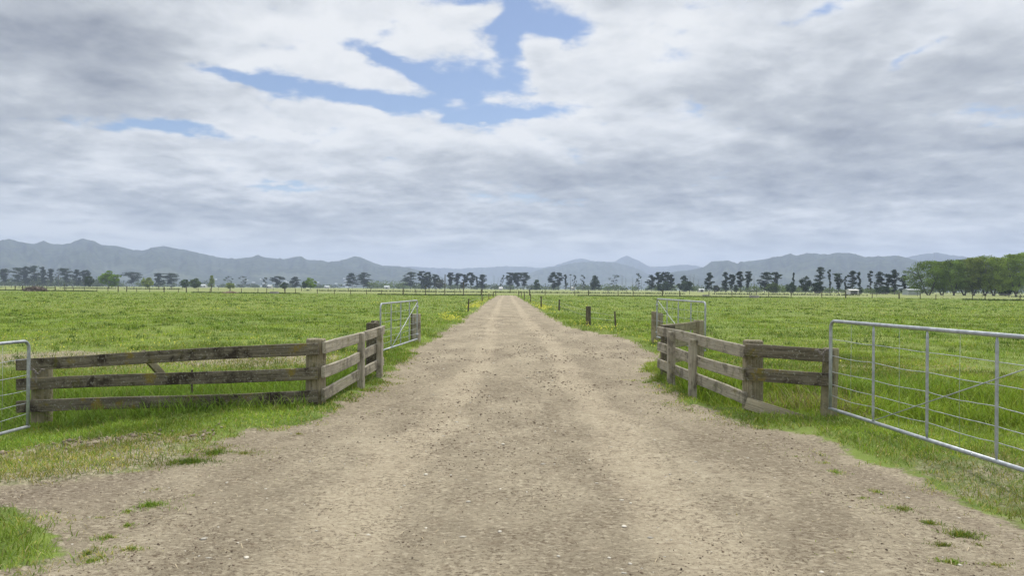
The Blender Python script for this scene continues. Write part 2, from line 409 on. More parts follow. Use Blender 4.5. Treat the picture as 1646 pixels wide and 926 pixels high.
# ------------------------------------------------------------------ ground sheet
def axis(parts):
    out = []
    for a, bb, st in parts: out += list(np.arange(a, bb, st))
    return np.array(out + [parts[-1][1]])
def geom(a, bb, k):
    out = [a]
    while out[-1] < bb: out.append(out[-1] * k)
    out[-1] = bb
    return np.array(out)
xs_p = np.concatenate([np.arange(0, 7.5, .06), np.arange(7.5, 20, .25), geom(20, 8700, 1.16)])
xs = np.concatenate([-xs_p[:0:-1], xs_p])
ys = np.concatenate([-geom(12, 400, 1.5)[::-1], np.arange(-10, 3, .4), np.arange(3, 18, .06), np.arange(18, 40, .3), geom(40, 8500, 1.035)])
X, Y = np.meshgrid(xs, ys)
Zg = H(X, Y)
t_in = tin(X, Y)
Zg = Zg - 0.03 * ss(0.02, 0.25, t_in)
def soilmask(x, y):
    t = tin(x, y)
    e = 1 - ss(0.0, 0.46 + .004 * np.clip(y, 0, 60), -t)
    mud = np.exp(-((y - 7.5 - (x + 4) * .05) / .22) ** 2) * ss(2.9, 3.5, -x) * ss(0.35, .62, fbm(x * 1.5, y * 1.5, 3, 77)) * (x < 0)
    e = e * (1 - .75 * ss(3.0, 3.8, x * (y < 7) + 0))
    return np.clip(np.maximum(e, mud * 1.1), 0, 1)
def drymask(x, y):
    d = np.exp(-((y - 15.3) / 2.0) ** 2) * ss(2.9, 4.0, -x) * (1 - ss(10, 15, -x)) * .95
    d = np.maximum(d, .80 * ss(2.2, 3.5, -x) * ss(5.2, 5.8, y) * (1 - ss(7.3, 7.9, y)) )
    d = np.maximum(d, .45 * np.exp(-((y - 14.5) / 1.6) ** 2) * ss(3, 4.5, x) * (1 - ss(9, 13, x)))
    d = np.maximum(d, .55 * ss(3.2, 3.6, x) * (1 - ss(4.4, 5.2, x)) * (1 - ss(6.5, 7.4, y)))
    return d
def farmask(x, y):
    lim = np.where(x < 0, 212 + (x + 147) * -.44, np.interp(x, [0, 32, 75, 100], [165, 163, 154, 128]))
    return ss(0, 25, y - lim - 20)
q = grid_faces(len(ys), len(xs))
ground = make_mesh('ground', np.stack([X, Y, Zg], -1).reshape(-1, 3), q.ravel(), np.full(len(q), 4), m_ground, smooth=True,
                   attrs={'dry': drymask(X, Y), 'soil': soilmask(X, Y), 'far': farmask(X, Y)})
tag(ground, kind='structure')

# ------------------------------------------------------------------ track sheet
def track_attrs(x_, y_, ed):
    cx_ = np.interp(y_, EL[:, 1], np.clip(EL[:, 0], -2.6, 0)) / 2 + np.interp(y_, ER[:, 1], np.clip(ER[:, 0], 0, 2.6)) / 2
    wsc = 1 + .35 * np.exp(-(y_ / 9) ** 2)
    return {'rut': np.exp(-((np.abs(x_ - cx_) - .85 * wsc) / (.28 * wsc)) ** 2) - .65 * ss(1.9, 3.6, np.abs(x_ - cx_)), 'edge': 1 - ss(0, .55, ed)}
YS = 14.0
tx = np.concatenate([np.arange(-14, -4, .10), np.arange(-4, 4.2, .034), np.arange(4.2, 7, .1)])
ty = np.concatenate([np.arange(-10, 2.5, .5), np.arange(2.5, YS, .034), [YS]])
AX, AY = np.meshgrid(tx, ty); AE = tin(AX, AY)
AZ = H(AX, AY) + .004 - .03 * (1 - ss(-.04, .08, AE))
q = grid_faces(len(ty), len(tx))
q = q[(AE.ravel()[q].max(1) > -.05)]
s = np.linspace(0, 1, 300)
ty2 = geom(YS, TEND, 1.006)
TL, TR = Ledge(ty2), Redge(ty2)
BX = TL[:, None] + (TR - TL)[:, None] * s[None, :]; BY = np.repeat(ty2[:, None], len(s), 1)
BE = np.minimum(BX - TL[:, None], TR[:, None] - BX)
BZ = H(BX, BY) + .004 - .03 * (1 - ss(0, .08, BE))
q2 = grid_faces(len(ty2), len(s)) + AX.size
ta, tb = track_attrs(AX, AY, AE), track_attrs(BX, BY, BE)
qa = np.concatenate([q, q2])
Vt = np.concatenate([np.stack([AX, AY, AZ], -1).reshape(-1, 3), np.stack([BX, BY, BZ], -1).reshape(-1, 3)])
ids, inv = np.unique(qa.ravel(), return_inverse=True)
track = make_mesh('dirt_road', Vt[ids], inv, np.full(len(qa), 4), m_track, smooth=True,
                  attrs={k: np.concatenate([ta[k].ravel(), tb[k].ravel()])[ids] for k in ta})
tag(track, kind='structure')

# ------------------------------------------------------------------ haze
hx = 9000
hv = np.array([[a, b_, c_] for c_ in (-2.2, 385) for b_ in (-450, 8600) for a in (-hx, hx)], float)
hf = [0, 2, 3, 1, 4, 5, 7, 6, 0, 1, 5, 4, 2, 6, 7, 3, 0, 4, 6, 2, 1, 3, 7, 5]
m_haze = bpy.data.materials.new('haze_air'); m_haze.use_nodes = True
hn = m_haze.node_tree; hn.nodes.clear()
pv = hn.nodes.new('ShaderNodeVolumePrincipled'); pv.inputs['Color'].default_value = (.56, .655, .93, 1); pv.inputs['Density'].default_value = 1.8e-4
pv.inputs['Anisotropy'].default_value = 0.2
ho = hn.nodes.new('ShaderNodeOutputMaterial'); hn.links.new(pv.outputs[0], ho.inputs['Volume'])
haze = make_mesh('haze', hv, hf, [4] * 6, m_haze); tag(haze, kind='stuff')

# ------------------------------------------------------------------ hills
def elev_profile(pts):
    a = []; e = []
    for p in pts:
        d = Vector(pdir(*p)); a.append(atan2(d.x, d.y)); e.append(d.z / sqrt(d.x ** 2 + d.y ** 2))
    return np.array(a), np.array(e)
HILLFN = {}
def hill_range(pts, r0, depth, seed, key, cols=520):
    a, e = elev_profile(pts)
    aa = np.linspace(a[0], a[-1], cols)
    ee = np.interp(aa, a, e)
    # slight natural roughness of the ridge line
    ee = ee + (fbm(aa * 260, aa * 0, 3, seed) - .5) * .0011
    taper = ss(0, .02, aa - a[0]) * ss(0, .02, a[-1] - aa)
    def height(az_, t):
        E = np.interp(az_, aa, ee * taper)
        base = E * r0
        sp = fbm(az_ * 34, t * 1.6 + az_ * 5, 4, seed + 3)
        sp = 1 - np.abs(2 * sp - 1)
        f = np.clip(t, 0, 1) ** 1.35
        return base * f * (1 + (sp - .62) * 1.0 * 4 * np.clip(t, 0, 1) * (1 - np.clip(t, 0, 1)) * 1.05)
    ts = np.concatenate([np.linspace(0, 1, 46), np.linspace(1.08, 1.6, 6)])
    A, T = np.meshgrid(aa, ts)
    R = r0 - depth * (1 - T)
    Hh = height(A, T) * np.where(T > 1, 1 - (T - 1) / .6, 1)
    Hh = Hh - 3.0 * (1 - ss(0, .08, T))
    v = np.stack([R * np.sin(A), R * np.cos(A), Hh + np.where(T <= 1, CAMH * T, 0)], -1).reshape(-1, 3)
    qf = grid_faces(len(ts), cols)
    o = make_mesh('hills', v, qf.ravel(), np.full(len(qf), 4), m_hill, smooth=True)
    tag(o, kind='structure')
    HILLFN[key] = (height, r0, depth)
    return o
hill_range([(-260, 420), (-160, 400), (-80, 388), (0, 387), (14, 385.5), (35, 390), (55, 392.5), (70, 386.5), (82, 392), (100, 392.5), (113, 391), (120, 387), (134, 383),
            (150, 388), (165, 394), (190, 396), (215, 402), (232, 403.5), (247, 398), (265, 395.5), (280, 399), (300, 402), (330, 409), (355, 414),
            (375, 416), (400, 414), (413, 410.5), (430, 414), (455, 416.5), (475, 413), (483, 412.5), (495, 418), (515, 418.5), (527, 421), (550, 419),
            (568, 413), (580, 413.5), (600, 422), (615, 427), (640, 428), (660, 431), (680, 436), (700, 442), (720, 449), (745, 458), (760, 462)], 4600, 1500, 100, 'left')
hill_range([(600, 440), (640, 430), (655, 428.5), (670, 429), (700, 431), (714, 430.5), (735, 432.5), (755, 431), (780, 430), (815, 428), (845, 429),
            (868, 431), (890, 428), (912, 420), (925, 416.5), (936, 415.5), (950, 419), (975, 421), (987, 421), (998, 414.5), (1007, 410.5), (1020, 416), (1035, 424),
            (1046, 429), (1070, 428), (1085, 426.5), (1100, 425.5), (1115, 427), (1140, 431), (1170, 440)], 7600, 1500, 200, 'far')
hill_range([(800, 463), (830, 450), (850, 440), (870, 432.5), (900, 428), (925, 422), (945, 421), (965, 421), (990, 422), (1010, 427), (1025, 432),
            (1040, 440), (1060, 450), (1085, 464)], 5600, 1300, 300, 'mid')
hill_range([(1030, 462), (1060, 446), (1080, 438), (1110, 434), (1130, 430), (1144, 420), (1172, 419), (1185, 424.5), (1190, 421), (1215, 419), (1240, 415), (1258, 411.5), (1270, 407.5),
            (1280, 411), (1295, 408), (1330, 409), (1352, 407), (1375, 409), (1390, 413), (1420, 412), (1440, 411), (1455, 414), (1475, 419), (1520, 422), (1600, 430), (1700, 436), (1850, 445), (1950, 462)], 4300, 1400, 400, 'right')
hill_range([(1400, 440), (1440, 420), (1455, 414), (1475, 410), (1490, 407.5), (1498, 407.5), (1505, 405.5), (1520, 409), (1545, 412), (1570, 416), (1600, 420), (1646, 424), (1750, 430), (1850, 445)], 6400, 1300, 500, 'farright')

# ------------------------------------------------------------------ blades of grass
BL = {}
def blades(key, x, y, L, Wd, col, lean=.5, seg=2, z=None, leanv=None):
    n = len(x)
    if n == 0: return
    z = H(x, y) - .005 if z is None else z
    yaw = rng.uniform(0, 2 * pi, n); la = rng.uniform(0, 2 * pi, n)
    lm = np.abs(rng.normal(lean, lean * .45, n)) if leanv is None else leanv
    lm = np.clip(lm, 0, 1.35)
    dx, dy = np.cos(la), np.sin(la)
    wx_, wy_ = np.cos(yaw) * Wd / 2, np.sin(yaw) * Wd / 2
    B = np.stack([x, y, z], -1)
    def point(f):
        ang = lm * (0.35 + 0.9 * f)
        # integrate roughly: horizontal = L f sin, vertical = L f cos
        return B + np.stack([dx * L * f * np.sin(ang), dy * L * f * np.sin(ang), L * f * np.cos(ang)], -1)
    off = np.stack([wx_, wy_, 0 * wx_], -1)
    rows = []
    if seg == 2: fr = [(0, 1.0), (.55, .8), (1, 0)]
    else: fr = [(0, 1.0), (.4, .95), (.75, .6), (1, 0)]
    pts = []; cc = []
    for f, w in fr:
        p = point(f); sh = (.55 + .5 * f)
        sh = 1.0
        if w > 0:
            pts += [p - off * w, p + off * w]; cc += [col * sh, col * sh]
        else:
            pts.append(p); cc.append(col * sh)
    k = len(pts)
    V = np.stack(pts, 1).reshape(-1, 3); C = np.stack(cc, 1).reshape(-1, 3)
    base = (np.arange(n) * k)[:, None]
    if seg == 2:
        qd = base + np.array([0, 1, 3, 2]); tr = base + np.array([2, 3, 4])
        fl = np.concatenate([qd, tr], 1).ravel(); fs = np.tile([4, 3], n)
    else:
        fl = np.concatenate([base + np.array([0, 1, 3, 2]), base + np.array([2, 3, 5, 4]), base + np.array([4, 5, 6])], 1).ravel(); fs = np.tile([4, 4, 3], n)
    BL.setdefault(key, []).append((V, fl, fs, C))
def flush(key, name, mt, label=None, cat=None):
    off = 0; Vs, Fs, Ss, Cs = [], [], [], []
    for V, fl, fs, C in BL[key]:
        Vs.append(V); Fs.append(fl + off); Ss.append(fs); Cs.append(C); off += len(V)
    o = make_mesh(name, np.concatenate(Vs), np.concatenate(Fs), np.concatenate(Ss), mt, cols=np.concatenate(Cs))
    tag(o, label, cat, kind='stuff'); return o

GA = np.array([.140, .215, .032]); GB = np.array([.240, .305, .048]); GD = np.array([.070, .115, .028]); GY = np.array([.34, .30, .085]); GS = np.array([.42, .36, .19]); GC = np.array([.13, .21, .065])
def gcol(x, y, dry=0.0, lush=0.0):
    n = len(x)
    a = np.clip(fbm(x * .35, y * .35, 3, 61) * 1.6 - .3 + rng.normal(0, .22, n), 0, 1)[:, None]
    c = GA * (1 - a) + GB * a
    b_ = (np.clip(fbm(x * 1.3, y * 1.3, 3, 63) * 3 - 1.55, 0, 1) * .6)[:, None]
    c = c * (1 - b_) + GD * b_
    c = c * (1 - lush) + lush * (GD * .5 + GA * .5) * rng.uniform(.6, 1.7, (n, 1))
    r = rng.random(n)
    p = .06 + .75 * np.asarray(dry) * np.ones(n)
    m = r < p * .55; c[m] = GY * rng.uniform(.7, 1.2, (m.sum(), 1))
    m = (r > 1 - p * .45); c[m] = GS * rng.uniform(.6, 1.1, (m.sum(), 1))
    m = rng.random(n) < .07; c[m] = GC * rng.uniform(.8, 1.4, (m.sum(), 1))
    md = .72 + .72 * np.clip(fbm(x * .8, y * 1.1, 4, 67, .65) * 2.2 - .6, 0, 1)
    return c * rng.uniform(.7, 1.3, (n, 1)) * md[:, None]
def scatter(n, x0, x1, y0, y1): return rng.uniform(x0, x1, n), rng.uniform(y0, y1, n)

# verge lawn (short, both sides) y 3..20
for (x0, x1) in ((-9, 0), (0, 9)):
    N = 360000
    x_, y_ = scatter(N, x0, x1, 3.2, 18)
    t_ = tin(x_, y_)
    d_ = ditch(x_, y_)
    vis = np.abs(x_) < y_ * .80 + 3.0
    pn = fbm(x_ * 3.1, y_ * 3.1, 3, 97)
    fade = np.clip((-t_ + (pn - .5) * 1.1) / .40, 0, 1) + .10 * (t_ > -.5) * (t_ < .5) * ss(.40, .62, pn) * (1 - ss(-.1, .5, t_))
    sm = soilmask(x_, y_) * .0
    pk = fade * (1 - d_ * .9) * np.where(-t_ > 1.6, .75, 1.0) * (.50 + .75 * ss(.3, .55, fbm(x_ * 2.2, y_ * 2.2, 3, 91)))
    dm = drymask(x_, y_)
    pk = pk * (1 - .85 * dm * (y_ > 12.2)) * (1 - .25 * (dm > .3) * (fbm(x_ * 1.7, y_ * 1.7, 3, 93) > .48))
    mud = .6 * np.exp(-((y_ - 7.5 - (x_ + 4) * .05) / .25) ** 2) * (x_ < -2.9)
    pk = pk * (1 - .75 * mud)
    k = vis & (t_ < 0.5) & (rng.random(N) < pk * np.clip(11 / y_, .35, 1.15))
    x_, y_, t_, dm = x_[k], y_[k], t_[k], dm[k]
    Lb = rng.uniform(.03, .075, len(x_)) * (1 + .5 * ss(.45, .7, fbm(x_ * 1.1, y_ * 1.1, 2, 95)))
    Lb = Lb * np.clip(.55 + -t_ * 1.3, .35, 1) * np.where((y_ < 5.0) & (x_ < 0), 1.25, 1.0)
    edge_dry = np.clip(.55 * np.exp(t_ / .35), 0, .8)
    blades('verge', x_, y_, Lb, rng.uniform(.0045, .0085, len(x_)) * np.clip(y_ / 7, .8, 1.8), gcol(x_, y_, np.clip(dm * .85 + edge_dry, 0, 1)), .75)
# small weeds on the dirt
def tuft(px, py, rx, ry, n, L=.045, lush=0, dry=.25):
    cx_, cy_ = gpix(px, py)
    a_ = rng.uniform(0, 2 * pi, n); r_ = np.abs(rng.normal(0, .62, n)) * (0.6 + .4 * np.cos(a_ * 3 + px) * np.sin(a_ * 2 + py))
    x_ = cx_ + rx * r_ * np.cos(a_); y_ = cy_ + ry * r_ * np.sin(a_)
    blades('verge', x_, y_, rng.uniform(.25, 1.05, n) * L * np.exp(-.35 * r_), rng.uniform(.003, .006, n), gcol(x_, y_, dry, lush), .8)
for p in ((243, 816, .22, .16, 900, .06, .2, 0.05), (205, 825, .12, .1, 260, .04, 0, .4), (205, 848, .07, .06, 160, .05, .2, .1), (172, 867, .14, .10, 420, .045, 0, .3), (212, 887, .14, .09, 420, .045, 0, .4),
          (305, 745, .42, .22, 2200, .06, .3, .03), (345, 730, .25, .18, 900, .07, .3, .1), (250, 790, .15, .1, 220, .03, 0, .8), (160, 835, .2, .12, 260, .03, 0, .7),
          (150, 905, .16, .12, 350, .04, 0, .4), (140, 890, .1, .14, 260, .04, 0, .4), (480, 700, .15, .12, 260, .04, 0, .8), (395, 730, .45, .25, 900, .045, 0, .6), (310, 800, .2, .1, 120, .03, 0, .7),
          (1343, 760, .15, .15, 420, .05, .2, .3), (1410, 791, .12, .16, 330, .045, 0, .4), (1388, 802, .12, .08, 160, .035, 0, .4), (1450, 820, .28, .15, 650, .045, .2, .4), (1495, 843, .16, .1, 420, .05, .1, .3),
          (1545, 862, .24, .14, 1000, .06, .3, .2), (1515, 878, .16, .09, 420, .045, .1, .4), (1530, 905, .16, .08, 520, .05, .3, .15), (1325, 745, .2, .12, 260, .035, 0, .7), (1575, 880, .1, .15, 200, .03, 0, .8),
          (1170, 730, .1, .1, 90, .03, 0, .5), (1280, 735, .15, .08, 160, .03, .1, .5), (1600, 910, .3, .1, 400, .035, 0, .8)):
    tuft(*p[:5], L=p[5], lush=p[6], dry=p[7])
N = 60000
x_, y_ = scatter(N, -9, 7, 3.3, 9.5)
t_ = tin(x_, y_)
k = (t_ > 0) & (rng.random(N) < .55 * ss(.50, .66, fbm(x_ * 1.1 + 7, y_ * 1.1, 4, 201, .6)) * np.clip(1.25 - t_ / 1.5, 0, 1)) & (np.abs(x_) < y_ * .8 + .5)
x_, y_ = x_[k], y_[k]
blades('verge', x_, y_, rng.uniform(.012, .040, len(x_)), rng.uniform(.003, .006, len(x_)), gcol(x_, y_, .75), 1.0)
flush('verge', 'verge_grass', m_grass, 'short patchy lawn grass along both edges of the dirt track', 'grass')

# long rank grass in and beside the ditches
for sgn in (-1, 1):
    N = 150000
    x_ = sgn * rng.uniform(2.5, 15, N); y_ = rng.uniform(5.0, 14, N)
    d_ = ditch(x_, y_)
    yr = np.where(x_ > 0, 10.9 - .5 * np.clip(x_ - 3, 0, 7), 10.75)
    dd = y_ - yr
    band = (np.abs(dd) < 1.75)
    k = band & (np.abs(x_) < y_ * .85 + 1) & (rng.random(N) < np.where(np.abs(dd) < 1.45, 1, .4) * np.where(dd < 0, 1.0, .55)) & (tin(x_, y_) < -.25) & np.where(x_ < 0, x_ < -2.5, x_ > 2.62 + (12.7 - y_) * .11)
    x_, y_, dd = x_[k], y_[k], dd[k]
    cl = fbm(x_ * 1.2, y_ * 1.2, 3, 71)
    prof = np.where(dd < 0, 1.0, .55) * ss(1.8, 1.0, np.abs(dd)) if False else (1 - ss(.9, 1.75, np.abs(dd))) * .75 + .25
    L_ = (.22 + .42 * rng.random(len(x_)) ** .8) * (.55 + .9 * cl) * prof
    L_ = np.where((x_ < -5.55) & (y_ < 9.75), .07, L_)
    L_ = np.where((x_ < 0) & (y_ < 9.75), np.minimum(L_, .10 + .22 * np.clip((y_ - 8.6), 0, 1)), L_)
    drr = .10 + .5 * (fbm(x_ * .8, y_ * .8, 2, 73) > .62)
    c_ = gcol(x_, y_, drr * .6)
    c_ = c_ * .45 + .55 * (np.array([.145, .235, .038]) * rng.uniform(.4, 1.9, (len(x_), 1)))
    if sgn > 0:
        c_ = c_ * np.array([1.25, 1.15, 1.0])
        dz = (x_ > 3.2) & (x_ < 4.3) & (dd < -.6) & (rng.random(len(x_)) < .5); c_[dz] = GS * rng.uniform(.4, .95, (dz.sum(), 1))
    blades('ditch', x_, y_, L_, rng.uniform(.006, .012, len(x_)), c_, .62, seg=3)
flush('ditch', 'ditch_grass', m_grass, 'long rank green grass filling the ditches behind the board fences', 'grass')

# open pasture
def field(N, y0, y1, Lr, wk, seedk, pw, key='pasture', ex=1.0):
    u = rng.random(N)
    a = 2 - pw
    y_ = (y0 ** a + u * (y1 ** a - y0 ** a)) ** (1 / a) if abs(a) > 1e-3 else y0 * (y1 / y0) ** u
    x_ = rng.uniform(-1, 1, N) * (y_ * .78 + 2)
    t_ = tin(x_, y_)
    cl = fbm(x_ * .9, y_ * .9, 3, seedk); c2 = fbm(x_ * .22, y_ * .22, 3, seedk + 5)
    dm = drymask(x_, y_)
    k = (t_ < -.15) & (ditch(x_, y_) < .3) & (rng.random(N) < .35 + 1.2 * ss(.38, .62, cl)) & ((np.abs(x_) > 2.4) | (y_ > 14)) & (rng.random(N) > dm * .8)
    k &= ~((y_ < 12) & (np.abs(x_) < 2.8))
    x_, y_, cl, c2, dm, t_ = x_[k], y_[k], cl[k], c2[k], dm[k], t_[k]
    n = len(x_)
    L_ = rng.uniform(*Lr, n) * (.6 + 1.0 * cl) * (1 - .3 * ss(.5, .7, c2))
    L_ = L_ * (1 + .5 * np.exp(-((-t_ - .9) / .6) ** 2))
    c = gcol(x_, y_, np.clip(dm * .7 + .04, 0, 1))
    blades(key, x_, y_, L_, np.maximum(.006, y_ * wk) * rng.uniform(.7, 1.4, n), c, .7)
field(330000, 11.5, 45, (.05, .13), .00050, 111, 1.8)
field(130000, 45, 175, (.07, .17), .00055, 131, 2.0)
# tussocks dotted over the pasture; dark blade colour stands in for clump shadows
N = 2600
ty_ = 12 * (150 / 12) ** rng.random(N); tx_ = rng.uniform(-1, 1, N) * (ty_ * .78 + 2)
k = (tin(tx_, ty_) < -.8) & (ditch(tx_, ty_) < .1) & (fbm(tx_ * .12, ty_ * .12, 3, 191) > .40)
tx_, ty_ = tx_[k], ty_[k]; nb_ = 22
rr_ = rng.uniform(.10, .38, len(tx_)) * np.clip(ty_ / 40, .7, 1.5)
bx = np.repeat(tx_, nb_) + np.repeat(rr_, nb_) * rng.normal(0, .6, len(tx_) * nb_)
by = np.repeat(ty_, nb_) + np.repeat(rr_, nb_) * rng.normal(0, .35, len(tx_) * nb_)
cc = np.where(np.repeat(rng.random(len(tx_)), nb_)[:, None] < .72, np.array([[.065, .115, .022]]), np.array([[.20, .26, .06]])) * rng.uniform(.6, 1.5, (len(bx), 1))
blades('pasture', bx, by, rng.uniform(.07, .17, len(bx)), np.maximum(.007, by * .0006), cc, .6)
flush('pasture', 'pasture_grass', m_grass, 'tufty green pasture grass covering both flat fields', 'grass')

# buttercups: small yellow flower discs
def flowers(x, y, r, hgt):
    n = len(x); z = H(x, y) + hgt
    k = 6; a = np.linspace(0, 2 * pi, k, endpoint=False)
    tx = rng.normal(0, .5, n); tyy = rng.normal(-.25, .4, n)
    ox = r[:, None] * np.cos(a); oy = r[:, None] * np.sin(a)
    V = np.stack([x[:, None] + ox, y[:, None] + oy, z[:, None] + ox * tx[:, None] + oy * (-tyy[:, None] + .5)], -1)
    V = V.reshape(-1, 3); fl = np.arange(n * k); fs = np.full(n, k)
    c = np.array([.50, .50, .06]) * rng.uniform(.6, 1.1, (n, 1)); C = np.repeat(c, k, 0)
    BL.setdefault('fl', []).append((V, fl, fs, C))
N = 5200
y_ = 14 * (160 / 14) ** rng.random(N); sgn = np.where(rng.random(N) < .66, -1, 1)
ex = Ledge(y_) * (sgn < 0) + Redge(y_) * (sgn > 0)
x_ = ex + sgn * (.25 + np.abs(rng.normal(.45, .35, N)))
k = (fbm(x_ * .5, y_ * .18, 3, 141) + rng.normal(0, .06, N) > .64) & ((sgn < 0) | (y_ < 60) | (rng.random(N) < .3)) & (y_ > np.where(sgn < 0, 22, 16)) & (rng.random(N) < np.clip(45 / y_, 0, 1))
flowers(x_[k], y_[k], rng.uniform(.010, .018, k.sum()) * np.clip(y_[k] / 22, 1, 2.6), .10 + .12 * rng.random(k.sum()))
N = 9000
y_ = 11 * (165 / 11) ** rng.random(N); x_ = rng.uniform(-1, 1, N) * (y_ * .78 + 2)
k = (fbm(x_ * .16, y_ * .10, 3, 151) + .25 * fbm(x_ * .9, y_ * .9, 2, 155) > .74) & (tin(x_, y_) < -.4) & (ditch(x_, y_) < .2)
flowers(x_[k], y_[k], rng.uniform(.009, .016, k.sum()) * np.clip(y_[k] / 25, 1, 3.0), .05 + .07 * rng.random(k.sum()))
for (px, py, n) in ((26, 744, 3), (96, 752, 5), (197, 751, 3), (1335, 603, 14), (184, 520, 22), (165, 587, 26)):
    gx, gy = gpix(px, py); s_ = .10 * gy / 7
    flowers(gx + rng.normal(0, s_, n), gy + rng.normal(0, s_, n), rng.uniform(.005, .009, n), np.full(n, .05))
flush('fl', 'buttercups', m_plain, 'tiny yellow buttercup flowers scattered through verge and pasture', 'flowers')

# loose clods and stones on the track
def rocks(x, y, r, cols, name, label, cat, flat=.6):
    n = len(x)
    ph = (1 + 5 ** .5) / 2
    iv = np.array([(-1, ph, 0), (1, ph, 0), (-1, -ph, 0), (1, -ph, 0), (0, -1, ph), (0, 1, ph), (0, -1, -ph), (0, 1, -ph), (ph, 0, -1), (ph, 0, 1), (-ph, 0, -1), (-ph, 0, 1)]) / 1.902
    it = np.array([(0, 11, 5), (0, 5, 1), (0, 1, 7), (0, 7, 10), (0, 10, 11), (1, 5, 9), (5, 11, 4), (11, 10, 2), (10, 7, 6), (7, 1, 8), (3, 9, 4), (3, 4, 2), (3, 2, 6), (3, 6, 8), (3, 8, 9), (4, 9, 5), (2, 4, 11), (6, 2, 10), (8, 6, 7), (9, 8, 1)])
    sc_ = r[:, None, None] * rng.uniform(.55, 1.3, (n, 1, 3)) * np.array([1, 1, flat])
    V = iv[None] * rng.uniform(.7, 1.25, (n, 12, 1)) * sc_
    V[:, :, 0] += x[:, None]; V[:, :, 1] += y[:, None]; V[:, :, 2] += (H(x, y) + .004 + r * flat * .25)[:, None]
    fl = (it[None] + (np.arange(n) * 12)[:, None, None]).ravel()
    o = make_mesh(name, V.reshape(-1, 3), fl, np.full(n * 20, 3), m_plain, cols=np.repeat(cols, 12, 0))
    return tag(o, label, cat, kind='stuff')
N = 75000
y_ = 3.4 * (45 / 3.4) ** rng.random(N); x_ = rng.uniform(-1, 1, N) * np.minimum(y_ * .75, 5.5)
k = (tin(x_, y_) > .03) & (rng.random(N) < .05 + .75 * ss(.48, .68, fbm(x_ * 1.6, y_ * .9, 3, 161)))
x_, y_ = x_[k], y_[k]; n = len(x_)
r_ = (.002 + .0075 * rng.random(n) ** 4) * np.clip(y_ / 5, 1, 2.6)
pal = np.array([(.13, .095, .065), (.20, .15, .105), (.09, .065, .045), (.36, .30, .22), (.52, .48, .40)])
ci = rng.choice(5, n, p=[.34, .30, .16, .15, .05])
rocks(x_, y_, r_, pal[ci] * rng.uniform(.8, 1.2, (n, 1)), 'gravel', 'loose dirt clods and small stones strewn over the dirt track', 'gravel')
N = 170
y_ = 3.6 * (14 / 3.6) ** rng.random(N); x_ = rng.uniform(-1, 1, N) * np.minimum(y_ * .75, 5)
k = tin(x_, y_) > .1; x_, y_ = x_[k], y_[k]; n = len(x_)
rocks(x_, y_, rng.uniform(.008, .024, n), np.array([.52, .48, .40]) * rng.uniform(.6, 1.15, (n, 1)), 'pale_stones', 'pale flat stones half buried in the dirt track', 'stones', .3)
# turned soil lumps in front of the left fence
N = 420
x_ = -rng.uniform(3.0, 6.8, N); y_ = 7.5 + (x_ + 4) * .05 + rng.normal(0, .17, N)
k = fbm(x_ * 1.5, y_ * 1.5, 3, 77) > .44
x_, y_ = x_[k], y_[k]; n = len(x_)
rocks(x_, y_, rng.uniform(.006, .030, n), np.array([.19, .155, .115]) * rng.uniform(.7, 1.8, (n, 1)), 'soil_clods', 'broken lumps of turned grey soil below the left board fence', 'soil', .75)

# dry twigs and straw on the track
N = 5200
y_ = 3.5 * (16 / 3.5) ** rng.random(N); x_ = rng.uniform(-1, 1, N) * np.minimum(y_ * .75, 6.5)
k = (tin(x_, y_) > -.3) & (rng.random(N) < .25 + .9 * ss(.5, .7, fbm(x_ * 1.3, y_ * 1.3, 3, 171)) + .5 * (np.abs(x_) > 1.9))
x_, y_ = x_[k], y_[k]; n = len(x_)
cc = np.where(rng.random((n, 1)) < .5, np.array([[.46, .38, .25]]), np.array([[.12, .085, .06]])) * rng.uniform(.7, 1.2, (n, 1))
blades('straw', x_, y_, rng.uniform(.02, .07, n), rng.uniform(.0025, .005, n), cc, 1.3, z=H(x_, y_) + .006, leanv=np.full(n, 1.33))
flush('straw', 'straw_litter', m_plain, 'scattered dry straw and twigs lying on the dirt track', 'litter')

# ------------------------------------------------------------------ solid primitives
def sweep(path, r, n=10, closed_ends=True, radii=None):
    """tube along a list of points -> verts, faces"""
    path = [Vector(p) for p in path]; V = []; Fc = []
    up = None
    m = len(path)
    for i, p in enumerate(path):
        d = (path[min(i + 1, m - 1)] - path[max(i - 1, 0)]).normalized()
        if up is None:
            up = Vector((0, 0, 1)) if abs(d.z) < .9 else Vector((0, 1, 0))
        u = (up - d * up.dot(d)).normalized(); w = d.cross(u); up = u
        rr = radii[i] if radii else r
        for j in range(n):
            a_ = 2 * pi * j / n
            V.append(p + u * cos(a_) * rr + w * sin(a_) * rr)
    for i in range(m - 1):
        for j in range(n):
            Fc.append((i * n + j, i * n + (j + 1) % n, (i + 1) * n + (j + 1) % n, (i + 1) * n + j))
    if closed_ends:
        Fc.append(tuple(range(n))[::-1]); Fc.append(tuple((m - 1) * n + j for j in range(n)))
    return V, Fc
def solid(name, parts, mt, parent=None, smooth=True, loc=None):
    V = []; Fc = []
    for v, f in parts:
        o_ = len(V); V += [tuple(p) for p in v]; Fc += [tuple(i + o_ for i in ff) for ff in f]
    me = bpy.data.meshes.new(name); me.from_pydata(V, [], Fc); me.update()
    if smooth: me.polygons.foreach_set('use_smooth', np.ones(len(me.polygons), bool))
    me.materials.append(mt)
    o = bpy.data.objects.new(name, me); COL.objects.link(o)
    if parent: o.parent = parent
    if loc: o.location = loc
    return o
